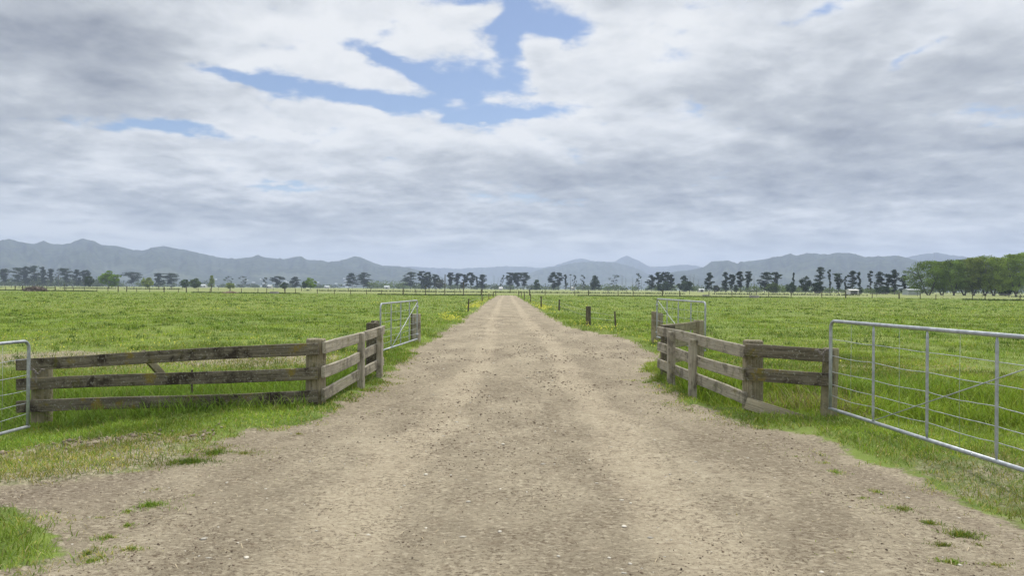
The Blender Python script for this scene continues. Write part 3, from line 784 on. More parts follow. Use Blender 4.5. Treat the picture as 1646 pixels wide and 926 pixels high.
def box(cx_, cy_, cz, sx, sy, sz):
    V = [(cx_ + a * sx / 2, cy_ + b_ * sy / 2, cz + c_ * sz / 2) for c_ in (-1, 1) for b_ in (-1, 1) for a in (-1, 1)]
    return V, [(0, 2, 3, 1), (4, 5, 7, 6), (0, 1, 5, 4), (2, 6, 7, 3), (0, 4, 6, 2), (1, 3, 7, 5)]
_bs = [0]
def board(name, p0, p1, hgt, thick, mt, parent, tilt=0.0, warp=.011):
    """weathered board from p0 to p1 (centre line of the board); local X along its length"""
    _bs[0] += 1; R = random.Random(_bs[0] * 17 + 3)
    p0, p1 = Vector(p0), Vector(p1); L = (p1 - p0).length
    ns = max(6, int(L / .18)); c = .006
    V = []; Fc = []
    ring = [(-1, -1), (1, -1), (1, 1), (-1, 1)]
    ph1, ph2 = R.uniform(0, 6), R.uniform(0, 6)
    for i in range(ns + 1):
        x_ = L * i / ns
        dy = warp * 1.4 * sin(ph1 + x_ * 1.7); dz = warp * sin(ph2 + x_ * 1.3)
        hh = hgt / 2 * (1 + R.uniform(-.018, .018)); tt = thick / 2 * (1 + R.uniform(-.04, .04))
        xe = x_ + (R.uniform(-.008, .008) if i in (0, ns) else 0)
        if i in (0, ns): hh *= .97
        pr = [(-tt + c, -hh), (tt - c, -hh), (tt, -hh + c), (tt, hh - c), (tt - c, hh), (-tt + c, hh), (-tt, hh - c), (-tt, -hh + c)]
        for (a_, b_) in pr: V.append((xe + R.uniform(-.001, .001), a_ + dy, b_ + dz + R.uniform(-.0015, .0015)))
    for i in range(ns):
        for j in range(8): Fc.append((i * 8 + j, (i + 1) * 8 + j, (i + 1) * 8 + (j + 1) % 8, i * 8 + (j + 1) % 8))
    Fc.append(tuple(range(8))); Fc.append(tuple(ns * 8 + j for j in range(8))[::-1])
    o = solid(name, [(V, Fc)], mt, parent, smooth=False)
    d = (p1 - p0).normalized(); side = Vector((0, 0, 1)).cross(d).normalized(); up = d.cross(side)
    if tilt:
        q_ = Matrix.Rotation(tilt, 3, d); side = q_ @ side; up = q_ @ up
    M = Matrix((d, side, up)).transposed().to_4x4(); M.translation = p0
    if parent: M = parent.matrix_basis.inverted() @ M
    o.matrix_basis = M
    return o
def post(name, x_, y_, h, r, mt, parent, round_=True, lean=(0, 0), z0=None, sink=.35, sq=None):
    _bs[0] += 1; R = random.Random(_bs[0] * 29 + 1)
    z0 = float(H(x_, y_)) if z0 is None else z0
    n = 16 if round_ else 8; V = []; Fc = []
    zs = list(np.linspace(-sink, h - .015, 8)) + [h]
    ph = [R.uniform(.95, 1.05) for _ in range(n)]
    for i, zz_ in enumerate(zs):
        rr = r * (1.03 - .05 * (zz_ + sink) / (h + sink)) * (1 if i < len(zs) - 1 else .93)
        for j in range(n):
            a_ = 2 * pi * j / n
            if round_: X_, Y_ = rr * ph[j] * cos(a_), rr * ph[j] * sin(a_)
            else:
                sx, sy = (sq or (r, r)); c = .012; k_ = 1 if i < len(zs) - 1 else .95
                cs = [(sx, -sy + c), (sx, sy - c), (sx - c, sy), (-sx + c, sy), (-sx, sy - c), (-sx, -sy + c), (-sx + c, -sy), (sx - c, -sy)]
                X_, Y_ = cs[j][0] * k_, cs[j][1] * k_
            # built along local X (grain direction)
            V.append((zz_ + R.uniform(-.004, .004) * (i == len(zs) - 1), X_, Y_))
    for i in range(len(zs) - 1):
        for j in range(n): Fc.append((i * n + j, i * n + (j + 1) % n, (i + 1) * n + (j + 1) % n, (i + 1) * n + j))
    Fc.append(tuple(range(n))[::-1]); Fc.append(tuple((len(zs) - 1) * n + j for j in range(n)))
    o = solid(name, [(V, Fc)], mt, parent, smooth=False)
    up = Vector((lean[0], lean[1], 1)).normalized()
    sx_ = Vector((1, 0, 0)); sy_ = up.cross(sx_).normalized(); sx_ = sy_.cross(up)
    M = Matrix((up, sx_, sy_)).transposed().to_4x4(); M.translation = (x_, y_, z0)
    if parent: M = parent.matrix_basis.inverted() @ M
    o.matrix_basis = M
    return o

# ------------------------------------------------------------------ board fences
def rail3(root, name, a, b_, tops_a, tops_b, hgt, thick, mt, side=(0, 0)):
    for ta, tb in zip(tops_a, tops_b):
        board(name, (a[0], a[1], ta - hgt / 2), (b_[0], b_[1], tb - hgt / 2), hgt, thick, mt, root)
# left fence: front section facing the viewer and side section along the track
fl = empty('board_fence', (-2.5, 9.4, float(H(-2.5, 9.4))), label='long three-board wooden fence left of the track, dark boards with ochre lichen', cat='fence')
rail3(fl, 'rail', (-6.42, 9.62), (-2.43, 9.30), (.600, .327, .036), (.850, .552, .260), .155, .042, m_wood_old)
post('post', -6.20, 9.78, .56 - float(H(-6.2, 9.78)), .125, m_wood_post, fl, lean=(.0, 0), sink=.3)
post('post', -2.50, 9.46, .89 - float(H(-2.5, 9.46)), .125, m_wood_post, fl, sink=.4)
rail3(fl, 'rail', (-2.37, 9.30), (-2.23, 12.80), (.855, .560, .275), (.893, .610, .345), .150, .042, m_wood_grey)
pz = float(H(-2.27, 11.2)); post('post', -2.275, 11.2, .86 - pz, .055, m_wood_grey, fl, round_=False, sq=(.045, .075), sink=.4)
pz = float(H(-2.2, 12.35)); post('post', -2.20, 12.35, .88 - pz, .055, m_wood_grey, fl, round_=False, sq=(.045, .075), sink=.4)
post('post', -2.44, 13.0, .93 - float(H(-2.44, 13.0)), .11, m_wood_dark, fl, round_=False, sq=(.10, .10))
board('brace', (at(230, 10.3), 10.3, .62), (at(266, 10.75), 10.75, .22), .11, .045, m_wood_post, fl)
post('stake', at(309.5, 10.0), 10.0, .42, .014, m_wood_dark, fl, sink=.7, z0=.0)
# return section behind, up to the far gate
fl2 = empty('board_fence', (-2.6, 14.4, float(H(-2.6, 14.4))), label='short dark board fence end behind the left fence, next to the left far gate', cat='fence')
rail3(fl2, 'rail', (-2.50, 13.08), (-2.86, 15.75), (.86, .56, .28), (.84, .54, .26), .15, .04, m_wood_dark)
post('post', -2.93, 15.85, .84 - float(H(-2.93, 15.85)), .09, m_wood_dark, fl2)
# right fence
fr = empty('board_fence', (3.0, 9.3, float(H(3.0, 9.3))), label='weathered grey wooden fence right of the track with one board fallen at its corner', cat='fence')
rail3(fr, 'rail', (2.51, 12.70), (2.885, 9.15), (.915, .640, .375), (.878, .578, .285), .155, .042, m_wood_grey)
post('post', 2.555, 11.84, .90 - float(H(2.5, 11.84)) , .06, m_wood_grey, fr, round_=False, sq=(.055, .07), z0=float(H(2.55, 11.84)))
post('post', 2.635, 10.76, .875 - float(H(2.6, 10.76)), .06, m_wood_grey, fr, round_=False, sq=(.05, .07), z0=float(H(2.63, 10.76)))
rail3(fr, 'rail', (2.875, 9.09), (3.80, 8.72), (.885, .588), (.852, .572), .158, .042, m_wood_old)
post('post', 3.01, 9.24, .925 - float(H(3.01, 9.24)), .125, m_wood_post, fr, sink=.5)
post('post', 3.80, 8.86, .865 - float(H(3.8, 8.86)), .088, m_wood_post, fr, sink=.5, lean=(.03, 0))
post('post', 2.74, 12.98, .93 - float(H(2.74, 12.98)), .11, m_wood_dark, fr, round_=False, sq=(.11, .10))
o = board('fallen_rail', (2.86, 9.02, .175), (3.56, 8.66, float(H(3.56, 8.66)) - .075), .16, .03, m_wood_post, fr, tilt=-.5)
o['label'] = 'fallen grey bottom board sloping to the ground'
fr2 = empty('board_fence', (3.3, 14.0, float(H(3.3, 14.0))), label='short mossy board fence behind the right fence, running back to the far gate', cat='fence')
rail3(fr2, 'rail', (2.62, 13.10), (3.75, 15.05), (.925, .62, .33), (.915, .61, .32), .16, .04, m_wood_post)
post('post', 3.82, 15.12, .93 - float(H(3.82, 15.12)), .105, m_wood_post, fr2)

# gate posts
for (px, Z, h, r, lab, mt) in ((670, 20.4, .78, .115, 'round grey gatepost at the hinge end of the left far gate', m_wood_grey),
                               (664.5, 20.7, .77, .07, 'dark thin gatepost just left of the round one behind the left far gate', m_wood_dark),
                               (1053, 20.5, .88, .10, 'brown round gatepost at the hinge end of the right far gate', m_wood_post),
                               (1061, 21.4, .82, .09, 'mossy gatepost behind the left side of the right far gate', m_wood_post)):
    X_ = at(px, Z)
    e_ = empty('gate_post', (X_, Z, float(H(X_, Z))), label=lab, cat='post')
    post('post_body', X_, Z, h, r, mt, e_)
    rg = [(X_ + (r + .006) * cos(a_), Z + (r + .006) * sin(a_), float(H(X_, Z)) + h * .72) for a_ in np.linspace(0, 2 * pi, 14)]
    w_ = solid('wire_tie', [sweep(rg, .004, 5)], m_wire, e_)
    w_.matrix_basis = e_.matrix_basis.inverted()
bpy.context.view_layer.update()

# ------------------------------------------------------------------ steel gates
def gate(a, b_, zb_a, zb_b, lab, hgt=1.02, chain=True, side=1):
    """a = latch end, b = hinge end; local x runs from latch to hinge"""
    a = Vector((a[0], a[1], zb_a)); b_ = Vector((b_[0], b_[1], zb_b))
    d = b_ - a; L = d.length
    root = empty('farm_gate', a, atan2(d.y, d.x), label=lab, cat='gate', group='galvanised farm gates beside the track')
    root.rotation_euler = (0, -math.asin(d.z / L), atan2(d.y, d.x))
    r = .019; c = .09
    def arc(cx_, cz, a0, a1): return [(cx_ + c * cos(q_), 0, cz + c * sin(q_)) for q_ in np.linspace(a0, a1, 8)]
    path = [(0, 0, 0), (0, 0, hgt * .5)] + arc(c, hgt - c, pi, pi / 2) + [(L * .5, 0, hgt + .0)] + arc(L - c, hgt - c, pi / 2, 0) + [(L, 0, hgt * .5), (L, 0, 0)]
    solid('frame', [sweep(path, r, 12)], m_galv, root)
    solid('bottom_rail', [sweep([(-.02, 0, 0), (L * .5, 0, -.004), (L + .02, 0, 0)], r * 1.02, 12)], m_galv, root)
    for i in (1, 2, 3):
        x_ = L * i / 4
        pts = [(x_, 0, .015), (x_, 0, .07), (x_, 0, hgt * .5), (x_, 0, hgt - .08), (x_, 0, hgt - .015)]
        solid('upright', [sweep(pts, .014, 8, radii=[.007, .0135, .0135, .0135, .007])], m_galv, root)
    R = random.Random(int(L * 1000) + int(a.x * 10))
    for k, fz in enumerate((.79, .605, .43, .28, .153)):
        pts = []
        for i in range(33):
            x_ = L * i / 32
            sag = -.004 * sin(pi * ((i % 8) / 8.0)) * (1 + k * .6) + .004 * sin(i * .7 + k * 2)
            pts.append((x_, 0, hgt * fz + sag + R.uniform(-.002, .002)))
        solid('wire', [sweep(pts, .0032, 5)], m_galv, root)
    for i in range(4):
        x_ = L * (i + .5) / 4
        solid('thin_wire', [sweep([(x_, .004, .01), (x_ + R.uniform(-.01, .01), .004, hgt * .4), (x_, .004, hgt - .01)], .0017, 4)], m_galv, root)
    solid('brace', [sweep([(L / 4, -.012, .01), (L - .02, -.012, hgt - .04)], .0050 if chain else .008, 6)], m_galv, root)
    for zz_ in (.12, hgt - .17):
        solid('hinge', [sweep([(L, 0, zz_ - .03), (L, 0, zz_ + .03)], .030, 10), sweep([(L, 0, zz_), (L + .13, .0, zz_)], .009, 6)], m_galv, root)
    if chain:
        pts_l = []
        base = Vector((-.01, side * .02, hgt * .66))
        for i in range(11):
            cxn = base + Vector((-.022, side * (.008 + .0135 * i), -.022 + .028 * cos(i * .7)))
            rg = [cxn + Vector((.010 * sin(q_) * (i % 2), .014 * cos(q_), .011 * sin(q_) * (1 - (i % 2) * .9))) for q_ in np.linspace(0, 2 * pi, 9)]
            pts_l.append(sweep(rg, .0048, 5))
        for i in range(5):
            cxn = base + Vector((-.022, side * .05, -.03 - .022 * i))
            rg = [cxn + Vector((.008 * cos(q_), .006 * (i % 2) * cos(q_), .014 * sin(q_))) for q_ in np.linspace(0, 2 * pi, 9)]
            pts_l.append(sweep(rg, .0048, 5))
        solid('chain', pts_l, m_chain, root)
    return root
gate((3.71, 8.60), (3.98, 5.08), .18, .185, 'large near steel gate swung open at the right edge of the picture', side=-1)
gate((-5.75, 8.80), (-5.83, 5.25), -.135, -.10, 'near steel gate cut off by the left edge, chained to the left fence')
gate((-2.83, 15.95), (-2.50, 19.55), .18, .20, 'small far steel gate open beyond the left fence', chain=False)
gate((4.08, 15.6), (3.905, 19.9), .27, .28, 'small far steel gate open beyond the right fence', chain=False)

# ------------------------------------------------------------------ trackside wire fences
def wire_fence(name, pts, lab, tall, rr, mt, wires=(0.75, .45), wr=.004, cat='fence'):
    """pts = (x, y, height, radius, lean)"""
    x0, y0 = pts[0][0], pts[0][1]
    root = empty(name, (x0, y0, float(H(x0, y0))), label=lab, cat=cat)
    for (x_, y_, h_, r_, ln) in pts:
        post('post', x_, y_, h_, r_, mt, root, lean=(ln, 0), round_=r_ > .03 or True)
    for wf in wires:
        path = []
        for i in range(len(pts) - 1):
            a, b_ = pts[i], pts[i + 1]
            for k in range(5):
                f = k / 5; x_ = a[0] * (1 - f) + b_[0] * f; y_ = a[1] * (1 - f) + b_[1] * f
                path.append((x_, y_, float(H0(x_, y_)) + wf * (a[2] * (1 - f) + b_[2] * f) - .02 * sin(pi * f)))
        l_ = pts[-1]; path.append((l_[0], l_[1], float(H0(l_[0], l_[1])) + wf * l_[2]))
        w = solid('wire', [sweep(path, wr, 4)], m_wire, root); w.matrix_basis = root.matrix_basis.inverted()
    return root
R = random.Random(5)
rp = [(at(990, 28.4), 28.4, .66, .035, -.06), (at(946, 30.2), 30.2, .80, .105, 0), (at(899, 50), 50, .80, .06, .02), (at(870, 56), 56, .95, .05, 0),
      (at(853, 80), 80, .95, .05, 0), (at(843, 105), 105, .95, .055, 0), (at(838, 132), 132, 1.0, .06, 0), (at(834, 155), 155, 1.1, .09, 0)]
wire_fence('wire_fence', rp, 'low wire fence on thin posts along the right side of the track', 1, 1, m_wood_dark)
lp = [(at(753, 47), 47, .85, .045, .03), (at(775, 76), 76, .9, .05, 0), (at(786, 100), 100, .9, .05, 0), (at(793, 128), 128, 1.0, .06, 0), (at(797, 150), 150, 1.1, .08, 0)]
wire_fence('wire_fence', lp, 'low wire fence on thin posts along the left side of the track', 1, 1, m_wood_dark)
# far boundary fences
def boundary(pairs, lab, sp, h0, seed, wires=(.9, .55, .25)):
    R = random.Random(seed); pts = []
    for (a, b_) in zip(pairs[:-1], pairs[1:]):
        L = math.hypot(b_[0] - a[0], b_[1] - a[1]); n = max(1, int(L / sp))
        for i in range(n):
            f = (i + R.uniform(-.3, .3)) / n; f = max(0, f)
            big = R.random() < .22
            pts.append((a[0] + (b_[0] - a[0]) * f, a[1] + (b_[1] - a[1]) * f, h0 * R.uniform(.85, 1.1) * (1.25 if big else 1), .12 if big else .07, R.uniform(-.05, .05)))
    return wire_fence('wire_fence', pts, lab, 1, 1, m_wood_dark, wires=wires, wr=.012)
boundary([(-160, 218), (-60, 172), (-16, 156), (-3.5, 166)], 'far post and wire fence closing the left pasture', 4.2, 1.15, 3)
boundary([(4, 167), (32, 163), (75, 154), (92, 126), (120, 122)], 'far post and wire fence closing the right pasture', 4.4, 1.15, 4)
boundary([(-330, 420), (-120, 300), (-10, 250), (60, 250), (150, 215), (230, 210)], 'second more distant row of fence posts before the tree line', 9.0, 1.3, 9, wires=(.9,))
# odd single tall poles behind the left boundary
for (px, Z, h, lab) in ((715, 153, 4.4, 'tall thin leafless pole left of the track, the highest in the far left fence'), (745, 153, 2.9, 'medium thin pole between the tall pole and the track'),
                        (684, 154, 2.0, 'thin dark pole in front of the dense dark shrub'), (339.5, 178, 1.9, 'thin dark pole below the slim pale tree'), (103.5, 196, 1.9, 'thin dark pole beside the brown brush heap')):
    X_ = at(px, Z); e_ = empty('pole', (X_, Z, float(H(X_, Z))), label=lab, cat='pole'); post('pole_shaft', X_, Z, h, .085, m_wood_dark, e_, lean=(.01, 0))
# dark unmown line at the foot of the far fences
def scrub(n, path, wid, L0, L1, wd, cols, key):
    seglen = [math.hypot(b_[0] - a[0], b_[1] - a[1]) for a, b_ in zip(path[:-1], path[1:])]
    cum = np.concatenate([[0], np.cumsum(seglen)]); u = rng.uniform(0, cum[-1], n)
    x_ = np.interp(u, cum, [p[0] for p in path]); y_ = np.interp(u, cum, [p[1] for p in path]) + rng.normal(0, wid, n)
    k = fbm(u * .05, u * 0, 3, 181) > .42; x_, y_ = x_[k], y_[k]
    c = np.array(cols) * rng.uniform(.6, 1.4, (len(x_), 1))
    blades(key, x_, y_, rng.uniform(L0, L1, len(x_)), np.full(len(x_), wd), c, .5)
scrub(9000, [(-160, 218), (-60, 172), (-16, 156), (-4, 165)], .5, .15, .45, .10, (.06, .085, .03), 'rough')
scrub(9000, [(4, 167), (32, 163), (75, 154), (92, 126), (120, 122)], .5, .15, .45, .10, (.06, .085, .03), 'rough')
scrub(9000, [(-400, 480), (-120, 330), (-10, 270), (60, 262), (150, 225), (230, 218)], 2.0, .3, .8, .25, (.055, .075, .03), 'rough')
flush('rough', 'rough_grass', m_grass, 'dark unmown grass line along the feet of the far fences', 'grass')

# troughs
def trough_round(px, Z, r, h, lab):
    X_ = at(px, Z); root = empty('water_trough', (X_, Z, 0), label=lab, cat='trough', group='water troughs out in the right pasture')
    n = 28; V = []; Fc = []
    for (rr, zz_) in ((r * 1.03, -.05), (r, h), (r - .1, h), (r - .1, h - .12)):
        V += [(rr * cos(2 * pi * j / n), rr * sin(2 * pi * j / n), zz_) for j in range(n)]
    for i in range(3):
        for j in range(n): Fc.append((i * n + j, i * n + (j + 1) % n, (i + 1) * n + (j + 1) % n, (i + 1) * n + j))
    solid('basin', [(V, Fc)], m_conc, root)
    w = [((r - .09) * cos(2 * pi * j / n), (r - .09) * sin(2 * pi * j / n), h - .1) for j in range(n)]
    solid('water', [(w, [tuple(range(n))])], m_water, root)
trough_round(1212.5, 150, .95, .5, 'grey concrete trough right of two posts in the far pasture')
trough_round(1135, 168, .8, .45, 'low dark trough behind the right far gate')
trough_round(441, 168, 1.0, .5, 'pale trough below the fourth lone pine in the left pasture')
def mound(px, Z, w, h, lab, name, cat, c0, twigs):
    X_ = at(px, Z); R = np.random.default_rng(int(px))
    root = empty(name, (X_, Z, 0), label=lab, cat=cat)
    n, m_ = 30, 8; V = []
    for i in range(m_ + 1):
        f = i / m_
        for j in range(n):
            a_ = 2 * pi * j / n; rr = w / 2 * cos(f * pi / 2) * (1 + .15 * R.normal()); V.append((rr * cos(a_), rr * .6 * sin(a_), h * sin(f * pi / 2) * (1 + .08 * R.normal()) - .1))
    Fc = [(i * n + j, i * n + (j + 1) % n, (i + 1) * n + (j + 1) % n, (i + 1) * n + j) for i in range(m_) for j in range(n)]
    me = solid('heap', [(V, Fc)], m_plain, root, smooth=False)
    a = me.data.attributes.new('col', 'FLOAT_COLOR', 'POINT')
    cc = np.ones((len(V), 4), np.float32); cc[:, :3] = np.array(c0) * R.uniform(.5, 1.6, (len(V), 1)); a.data.foreach_set('color', cc.ravel())
    if twigs:
        parts = []
        for k in range(120):
            a_ = R.uniform(0, 2 * pi); rr = w / 2 * sqrt(R.random()); zz_ = h * sqrt(max(0, 1 - (rr / (w / 2)) ** 2)) * .9
            p = Vector((rr * cos(a_), rr * .6 * sin(a_), zz_)); d = Vector((R.normal(), R.normal(), abs(R.normal()) * .5)).normalized()
            parts.append(sweep([p - d * .7, p + d * .7], .035, 4))
        solid('branches', parts, m_bark, root)
mound(56, 190, 5.6, 1.25, 'brown heap of cut brush lying far out in the left pasture', 'brush_heap', 'brush heap', (.12, .095, .08), True)
mound(371, 172, 3.6, .55, 'low reddish brown mound of earth in the far left pasture', 'earth_mound', 'mound', (.17, .125, .09), False)

# ------------------------------------------------------------------ trees
PINE = (.030, .046, .030); PINE2 = (.038, .055, .030)
def leaf_cloud(clumps, size, col, R, var=.35, sheet=False):
    Vs = []; Cs = []
    for (c, rad, n) in clumps:
        n = int(n)
        d = R.normal(0, 1, (n, 3)); d /= np.linalg.norm(d, axis=1)[:, None]
        rr = R.random(n) ** .38
        p = np.array(c) + d * rr[:, None] * np.array(rad)
        a1_ = R.normal(0, 1, (n, 3)); a1_ /= np.linalg.norm(a1_, axis=1)[:, None]
        b1 = np.cross(a1_, R.normal(0, 1, (n, 3))); b1 /= np.linalg.norm(b1, axis=1)[:, None]
        s1 = size * R.uniform(.5, 1.3, (n, 1)); s2 = s1 * R.uniform(.5, .9, (n, 1))
        q_ = np.stack([p - a1_ * s1, p + b1 * s2, p + a1_ * s1, p - b1 * s2], 1)
        Vs.append(q_.reshape(-1, 3))
        cc = np.array(col) * R.uniform(1 - var, 1 + var, (1, 1)) * R.uniform(.75, 1.3, (n, 1))
        Cs.append(np.repeat(cc, 4, 0))
    V = np.concatenate(Vs); C = np.concatenate(Cs); n = len(V) // 4
    return V, np.arange(n * 4), np.full(n, 4), C
def tree(name, px, top, wpx, Z, kind, lab, grp, base_off=0, cat='tree', col=None, lean=0, hi=None):
    """px/top/width in photo pixels at depth Z give the real position and size"""
    X_ = at(px, Z)
    hor = HY + math.tan(ROLL) * (px - 823)
    Ht = (hor - top) / F * Z + CAMH; Wd = wpx / F * Z
    R = np.random.default_rng(int(px * 13 + top)); rr = random.Random(int(px * 7))
    root = empty(name, (X_, Z, 0), label=lab, cat=cat, group=grp)
    pb = []; clumps = []; size = Z / 1189 * .62 if Z > 320 else Z / 1189 * 1.5
    if kind in ('pine', 'flat'): Wd *= 1.24
    tr = max(.12, Ht * (.022 if kind == 'broad' else .015))
    ln = lean * Ht
    def axis_pt(f): return Vector((ln * f * f + .25 * tr * sin(f * 5 + px), 0.1 * sin(f * 3), Ht * f))
    if kind in ('pine', 'flat', 'thin', 'sparse'):
        tops = {'pine': .93, 'flat': .90, 'thin': .95, 'sparse': .95}[kind]
        pb.append(sweep([axis_pt(f) for f in np.linspace(-.02, tops, 9)], tr, 6, radii=[tr * (1 - .75 * f) for f in np.linspace(0, 1, 9)]))
        nb = {'pine': 26, 'flat': 26, 'thin': 10, 'sparse': 13}[kind]
        lo = {'pine': .16, 'flat': .26, 'thin': .25, 'sparse': .22}[kind]
        for i in range(nb):
            f = lo + (1 - lo) * ((i + .5) / nb) ** (.75 if kind == 'flat' else .95)
            if kind == 'flat': wf = (.35 + .65 * ss(.40, .80, f) - .40 * ss(.88, 1.0, f)) * R.uniform(.6, 1.1)
            elif kind == 'pine': wf = .85 - .15 * f - .40 * ss(.85, 1, f) + R.uniform(-.28, .2)
            elif kind == 'thin': wf = .75 * R.uniform(.4, 1)
            else: wf = R.uniform(.3, 1)
            a_ = R.uniform(0, 2 * pi); side = 1 if R.random() < .5 else -1
            reach = Wd / 2 * wf * (R.uniform(.12, .95) if kind != 'sparse' else .75)
            ex_ = side * abs(cos(a_)) ** .5 * reach; ey = sin(a_) * reach
            c0 = axis_pt(f * .97 - .03)
            e_ = c0 + Vector((ex_, ey, Ht * R.uniform(.0, .05)))
            pb.append(sweep([c0 - Vector((0, 0, Ht * .05)), (c0 + e_) / 2, e_], tr * .3, 4, radii=[tr * .35, tr * .25, tr * .1]))
            rx = Wd * R.uniform(.12, .24) * (.85 if kind == 'flat' else 1) * (.7 if kind == 'sparse' else 1)
            rz = Ht * R.uniform(.028, .06) * (.9 if kind == 'sparse' else 1)
            clumps.append(((e_.x, e_.y, min(e_.z, Ht - rz * .9)), (rx, rx * .9, rz), max(14, (150 if kind != 'sparse' else 60) * rx * rz / (Ht * .05 * Wd * .2))))
            if kind != 'sparse' and R.random() < .75:
                m_ = (c0 * .4 + e_ * .6); clumps.append(((m_.x, m_.y, m_.z), (rx * .7, rx * .7, rz * .8), 45))
        tp = axis_pt(.95); clumps.append(((tp.x, tp.y, Ht * .955), (Wd * (.26 if kind == 'flat' else .14), Wd * .2, Ht * .045), 90 if kind != 'sparse' else 35))
        c_ = col or PINE
    elif kind in ('round', 'cone', 'bush'):
        cb = {'round': .10, 'cone': .06, 'bush': .02}[kind]
        pb.append(sweep([axis_pt(f) for f in np.linspace(-.02, .6, 6)], tr, 6, radii=[tr * (1.2 - f) for f in np.linspace(0, .8, 6)]))
        for i in range(5):
            a_ = i * 1.3 + px; c0 = axis_pt(.25 + .05 * i); e_ = c0 + Vector((cos(a_) * Wd * .3, sin(a_) * Wd * .3, Ht * .22))
            pb.append(sweep([c0, e_], tr * .4, 4, radii=[tr * .5, tr * .15]))
        nb = 34
        for i in range(nb):
            if kind == 'cone':
                th = R.uniform(0, 2 * pi); f = .06 + .94 * R.random() ** .8; g_ = (f - .06) / .94
                rad_ = Wd / 2 * ((1 - g_) ** .6 * .95 + .05) * R.uniform(.35, .82); rx = Wd * R.uniform(.10, .17); rz = Ht * R.uniform(.07, .11)
                cc_ = (cos(th) * rad_, sin(th) * rad_, min(max(Ht * f, rz), Ht - rz * .8))
            else:
                v_ = R.normal(0, 1, 3); v_ /= np.linalg.norm(v_); zc_ = .52 if kind == 'round' else .46; k_ = R.uniform(.55, .86)
                rx = Wd * R.uniform(.09, .15); rz = Ht * R.uniform(.07, .11)
                cc_ = (v_[0] * Wd * .47 * k_, v_[1] * Wd * .47 * k_, min(max(Ht * (zc_ + v_[2] * (1 - zc_) * k_ * 1.05), rz), Ht - rz * .8))
            clumps.append((cc_, (rx, rx, rz), 60))
        clumps.append(((0, 0, Ht * (cb + .45 * (1 - cb))), (Wd * .36, Wd * .36, Ht * (1 - cb) * .38), 420))
        c_ = col or (.05, .085, .03)
    elif kind == 'bare':
        pb.append(sweep([axis_pt(f) for f in np.linspace(-.02, 1, 9)], tr, 5, radii=[tr * .7 * (1 - .85 * f) for f in np.linspace(0, 1, 9)]))
        for i in range(9):
            f = .4 + .06 * i; c0 = axis_pt(f); s_ = (1 if i % 2 else -1) * Wd * R.uniform(.2, .5)
            pb.append(sweep([c0, c0 + Vector((s_ * .6, R.uniform(-.4, .4), Ht * .03)), c0 + Vector((s_, 0, Ht * .08))], tr * .2, 4, radii=[tr * .28, tr * .18, tr * .06]))
        if hi: clumps.append(((axis_pt(.97).x, 0, Ht * .97), (Wd * .4, Wd * .4, Ht * .035), 40))
        c_ = col or PINE
    elif kind == 'broad':
        nt = 2
        for k_ in range(nt):
            s_ = (-1, 1)[k_] * Wd * R.uniform(.08, .18); y0 = R.uniform(-.6, .6)
            p0_ = Vector((R.uniform(-.3, .3), y0 * .3, -.2)); p1_ = Vector((s_, y0, Ht * .28)); p2_ = Vector((s_ * 2.0, y0 * 1.5, Ht * .62)); p3_ = Vector((s_ * 2.2, y0 * 1.5, Ht * .85))
            pb.append(sweep([p0_, (p0_ + p1_) / 2 + Vector((s_ * .1, 0, 0)), p1_, p2_, p3_], tr, 7, radii=[tr * 1.05, tr * .85, tr * .7, tr * .4, tr * .12]))
            for i in range(6):
                f = .25 + .11 * i; c0 = p1_.lerp(p2_, f); a_ = R.uniform(0, 2 * pi)
                pb.append(sweep([c0, c0 + Vector((cos(a_) * Wd * .2, sin(a_) * Wd * .2, Ht * .12)), c0 + Vector((cos(a_) * Wd * .33, sin(a_) * Wd * .33, Ht * .17))], tr * .3, 4, radii=[tr * .35, tr * .2, tr * .06]))
        for i in range(90):
            th = R.uniform(0, 2 * pi); g_ = R.random() ** .85; f = .13 + .87 * g_
            env = math.sqrt(max(0, 1 - (2 * g_ - .82) ** 2 / 1.45))
            rad_ = Wd / 2 * env * R.uniform(.55, 1.0)
            rx = Wd * R.uniform(.10, .19); rz = Ht * R.uniform(.05, .085)
            clumps.append(((cos(th) * rad_, sin(th) * rad_, min(Ht * f, Ht - rz * .9)), (rx, rx, rz), 105))
        clumps.append(((0, 0, Ht * .55), (Wd * .34, Wd * .34, Ht * .30), 1100))
        for sd_ in (-1, 1): clumps.append(((sd_ * Wd * .22, 0, Ht * .30), (Wd * .26, Wd * .3, Ht * .13), 500))
        size *= .56
        c_ = tuple(v * k_ for v, k_ in zip(col, (1.75, 1.7, 1.25)))
    if kind in ('round', 'bush', 'cone'): size = max(size * .8, Wd * .036)
    bk = solid('trunk', pb, m_bark, root, smooth=True)
    if clumps:
        V, fl_, fs_, C = leaf_cloud(clumps, size, c_, R, .5 if kind == 'broad' else .3)
        V[:, 2] = np.maximum(V[:, 2], .15)
        make_mesh('crown', V, fl_, fs_, m_leaf, parent=root, cols=C)
    return root
G1 = 'pines of the far tree line'; G2 = 'green trees and shrubs in the far tree line'; G3 = 'bare dead trunks in the far tree line'; G4 = 'leafy trees in the row at the right edge'
def ZT(px): return float(np.interp(px, [0, 600, 900, 1100, 1300, 1470], [880, 820, 690, 530, 370, 330]))
GR = (.18, .27, .04); GP = (.23, .28, .08); GDK = (.045, .07, .032)
